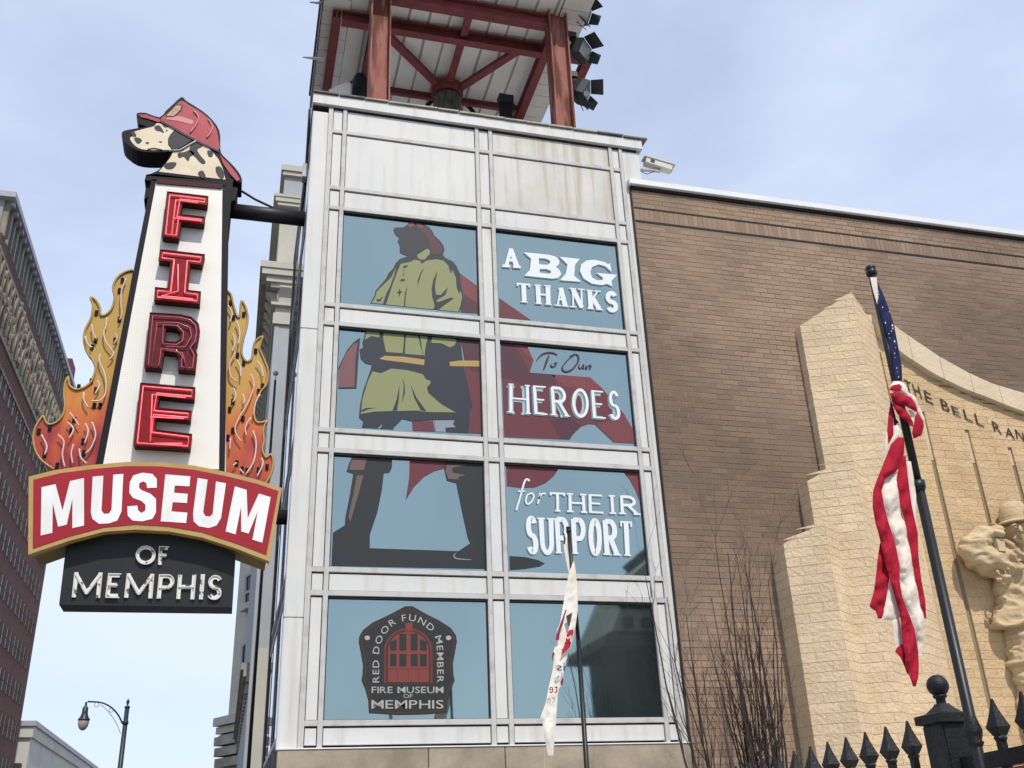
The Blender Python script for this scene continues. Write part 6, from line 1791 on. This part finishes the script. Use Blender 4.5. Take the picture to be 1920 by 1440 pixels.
# attic block
zD = zz_(506, 400)
box('attic_wall', XC - 0.06, 9, YE + 0.05, YE + 14, zC_ + 0.002, zz_(508, 385), cream_m, CB)
for i, (pr_, a, b_) in enumerate(((0.14, zz_(508, 385), zz_(509, 379)), (0.20, zz_(509, 379), zz_(509, 371)), (0.24, zz_(509, 371), zB_))):
    box('attic_cornice', XC - pr_, 9, YE - pr_ * .5, YE + 14, a + 0.002, b_, cream_m, CB)
box('parapet_wall', XC - 0.02, 9, YE + 0.1, YE + 14, zB_ + 0.002, zz_(525, 325), cream_gray, CB)
box('parapet_cap', XC - 0.07, 9, YE + 0.02, YE + 14, zz_(525, 325) + 0.002, zz_(526, 318), cream_m, CB)
box('parapet_cap', XC - 0.11, 9, YE - 0.02, YE + 14, zz_(526, 318) + 0.002, zz_(527, 308), cream_m, CB)
box('parapet_cap', XC - 0.05, 9, YE + 0.04, YE + 14, zz_(527, 308) + 0.002, zA, cream_m, CB)
# belt cornice low down on the street side
zb1, zb0 = zz_(474, 1236), zz_(474, 1262)
for pr_, a, b_ in ((0.07, zb0 - 0.10, zb0), (0.13, zb0, (zb0 + zb1) / 2), (0.19, (zb0 + zb1) / 2, zb1)):
    box('belt_course', XC - pr_, XC - 0.013, YE + 0.4, YE + 13.8, a + 0.002, b_, cream_dark, CB)
for i in range(20):
    box('dentil', XC - 0.075, XC - 0.013, YE + 0.6 + i * 0.66, YE + 0.86 + i * 0.66, zb0 - 0.30, zb0 - 0.11, cream_dark, CB)

# --- angled facade beyond it
AF = thing('angled_cream_facade', 'narrow angled cream facade with sash windows and a heavy balcony cornice', 'building', (-2, 24, GZ))
ang = radians(28)
A0 = onY(490, 1100, 26.0); dW = Vector((-sin(ang), cos(ang), 0)); nW = Vector((-cos(ang), -sin(ang), 0))
def AP(px, py, out=0.0): return onP(px, py, A0 + nW * out, nW)
e1 = (AP(447, 1100) - A0).dot(dW)
def apoly(name, pts, out, dep, m, par):
    return MB().prism([[AP(x, y, out) for x, y in pts]], -nW * dep).build(name, m, par)
ztop_ = AP(447, 1020).z
MB().prism([[A0 + dW * t + Vector((0, 0, h)) for t, h in ((-6, GZ - A0.z), (e1, GZ - A0.z), (e1, ztop_ - A0.z), (-6, ztop_ - A0.z))]], -nW * 6).build('wall', cream_m, AF)
for quadw in ([(462, 1082), (474, 1075), (474, 1128), (459, 1136)], [(455, 1212), (468, 1205), (466, 1318), (449, 1326)]):
    wv = apoly('window', quadw, 0.02, 0.015, win_dark, AF)
    cx = sum(p[0] for p in quadw) / 4; cy = sum(p[1] for p in quadw) / 4
    big = [(cx + (x - cx) * 1.35 - 1, cy + (y - cy) * 1.08) for x, y in quadw]
    q3 = [AP(x, y, 0.06) for x, y in quadw]; b3 = [AP(x, y, 0.06) for x, y in big]
    MB().prism([b3, q3], -nW * 0.05).build('frame', cream_gray, wv)
    ym = (quadw[0][1] + quadw[3][1]) / 2
    MB().obox(AP(quadw[3][0] + 1, ym + 3, 0.04), AP(quadw[2][0], ym - 3, 0.04), 0.05, 0.10).build('meeting_rail', cream_gray, wv)
    MB().obox(AP(quadw[3][0] - 3, quadw[3][1] + 6, 0.12), AP(quadw[2][0] + 3, quadw[2][1] + 4, 0.12), 0.30, 0.22).build('sill', cream_m, wv)
zq = AP(430, 1352)
for out, a, b_ in ((0.55, 1362, 1346), (0.42, 1376, 1363), (0.30, 1388, 1377)):
    p0_, p1_ = AP(436, a, 0), AP(436, b_, 0)
    MB().prism([[A0 + dW * t + nW * o_ + Vector((0, 0, p0_.z - A0.z)) for t, o_ in ((-1, 0.01), (-1, out), (e1, out), (e1, 0.01))]], (0, 0, p1_.z - p0_.z - 0.01)).build('balcony_cornice', cream_m, AF)
for i in range(3):
    za = AP(436, 1398 + i * 20).z
    MB().prism([[A0 + dW * t + nW * o_ + Vector((0, 0, za - A0.z)) for t, o_ in ((-1, 0.01), (-1, 0.46 - i * .04), (e1, 0.46 - i * .04), (e1, 0.01))]], (0, 0, 0.28)).build('console', cream_dark, AF)

# thin ball-topped roof pole in front of the cream building
bp_ = onY(517, 700, 5.0)
TP = thing('ball_topped_pole', 'thin dark pole with a small ball rising beside the flame sign', 'pole', (bp_.x, 5.0, GZ))
MB().tube([(bp_.x - 0.004, 5.0, GZ), (bp_.x, 5.0, bp_.z - 0.12)], [0.030, 0.018], 8).build('shaft', dark_metal, TP, True)
sb = MB(); ellipsoid(sb, bp_, (0.045, 0.045, 0.045), 12, 8); sb.build('ball', mullion_m, TP, True)
MB().tube([bp_ + Vector((0, 0, -0.119)), bp_ + Vector((0, 0, -0.04))], 0.008, 6).build('neck', mullion_m, TP)

# --- street lamp
LY = 20.0
SLm = thing('street_lamp', 'dark green street lamp with curved arm and bell shaped shade', 'street lamp', (onY(232, 1440, LY).x, LY, GZ))
s9 = ((130, 1290), 9.6)
LP = lambda x, y: onY(130 + x / 9.6, 1290 + y / 9.6, LY)
top = LP(1030, 340); px_ = top.x + 0.02
MB().tube([(px_, LY, GZ), (px_, LY, top.z)], [0.085, 0.058], 12).build('post', lamp_iron, SLm, True)
MB().lathe((px_, LY, top.z), [(0.06, -0.04), (0.075, -0.02), (0.075, 0.01), (0.03, 0.03), (0.02, 0.06), (0.042, 0.11), (0.038, 0.16), (0.0, 0.22)], 12).build('finial', lamp_iron, SLm, True)
zr = LP(1000, 625).z
MB().lathe((px_, LY, zr), [(0.063, 0.05), (0.078, 0.04), (0.078, -0.04), (0.063, -0.05)], 12).build('collar', lamp_iron, SLm, True)
MB().tube([LP(x, y) for x, y in smoothline([(955, 640), (900, 520), (820, 410), (720, 325), (600, 270), (480, 250), (330, 245)], 3)], 0.022, 8).build('arm', lamp_iron, SLm, True)
MB().tube([LP(x, y) for x, y in smoothline([(920, 820), (860, 660), (760, 500), (660, 380), (560, 300)], 3)], 0.008, 6).build('scroll', lamp_iron, SLm, True)
for cx, cy, r in ((490, 300, 42), (750, 400, 36)):
    MB().tube([LP(cx + r * cos(t), cy + r * sin(t)) for t in [2 * pi * i / 14 for i in range(14)]], 0.007, 5, closed=True).build('scroll', lamp_iron, SLm, True)
lc = LP(270, 580); sc_ = (LP(270, 250).z - lc.z) / 330
lx = LP(320, 250)
sh = MB().lathe((lx.x - 0.02, LY, lc.z), [(0.0, 330 * sc_), (18 * sc_, 330 * sc_), (25 * sc_, 250 * sc_), (50 * sc_, 230 * sc_), (56 * sc_, 120 * sc_), (75 * sc_, 60 * sc_), (108 * sc_, 15 * sc_), (110 * sc_, 0), (60 * sc_, 0)], 16)
sh.build('shade', lamp_iron, SLm, True)
MB().lathe((lx.x - 0.02, LY, lc.z - 0.004), [(96 * sc_, 0), (98 * sc_, -50 * sc_), (80 * sc_, -120 * sc_), (48 * sc_, -165 * sc_), (0.0, -185 * sc_)], 16).build('globe', globe_m, SLm, True)

# --- building across the street behind the viewpoint (it shows in the lower right panes)
OB = thing('opposite_building', 'dark brick building mirrored in the lower right window', 'building', (22, -24, GZ))
box('wall', 11.0, 40, -23.5, -20.0, GZ, 5.2, refl_brick, OB)
MB().prism([[(10.3, -19.2, 5.2), (40, -19.2, 5.2), (40, -19.2, 10.5), (13.2, -19.2, 8.9), (12.2, -19.2, 7.8), (11.2, -19.2, 7.0)]], (0, -3.5, 0)).build('entablature', refl_stone, OB)
MB().prism([[(9.9, -18.9, 4.7), (40, -18.9, 4.7), (40, -18.9, 5.05), (10.0, -18.9, 5.05)]], (0, -3.8, 0)).build('cornice', refl_brick, OB)
MB().prism([[(10.6, -19.0, 5.9), (40, -19.0, 5.9), (40, -19.0, 6.15), (10.5, -19.0, 6.15)]], (0, -0.19, 0)).build('string_course', win_dark, OB)
MB().prism([[(11.0, -18.95, 7.0), (12.3, -18.95, 7.95), (13.3, -18.95, 9.05), (13.1, -18.95, 9.25), (12.0, -18.95, 8.1), (10.8, -18.95, 7.2)]], (0, -0.24, 0)).build('raking_cornice', refl_brick, OB)
for i in range(9):
    box('dentil', 10.7 + i * 0.6, 10.95 + i * 0.6, -19.19, -18.98, 5.3, 5.6, refl_brick, OB)
for i in range(5):
    box('window', 11.6 + i * 3.2, 13.0 + i * 3.2, -19.99, -19.95, -0.5, 3.4, refl_red if i % 2 else win_dark, OB)
    box('pilaster', 13.2 + i * 3.2, 13.8 + i * 3.2, -19.98, -19.8, GZ, 4.98, refl_stone, OB)

for o in bpy.data.objects:
    for k in ('_org', '_fl'):
        if k in o: del o[k]
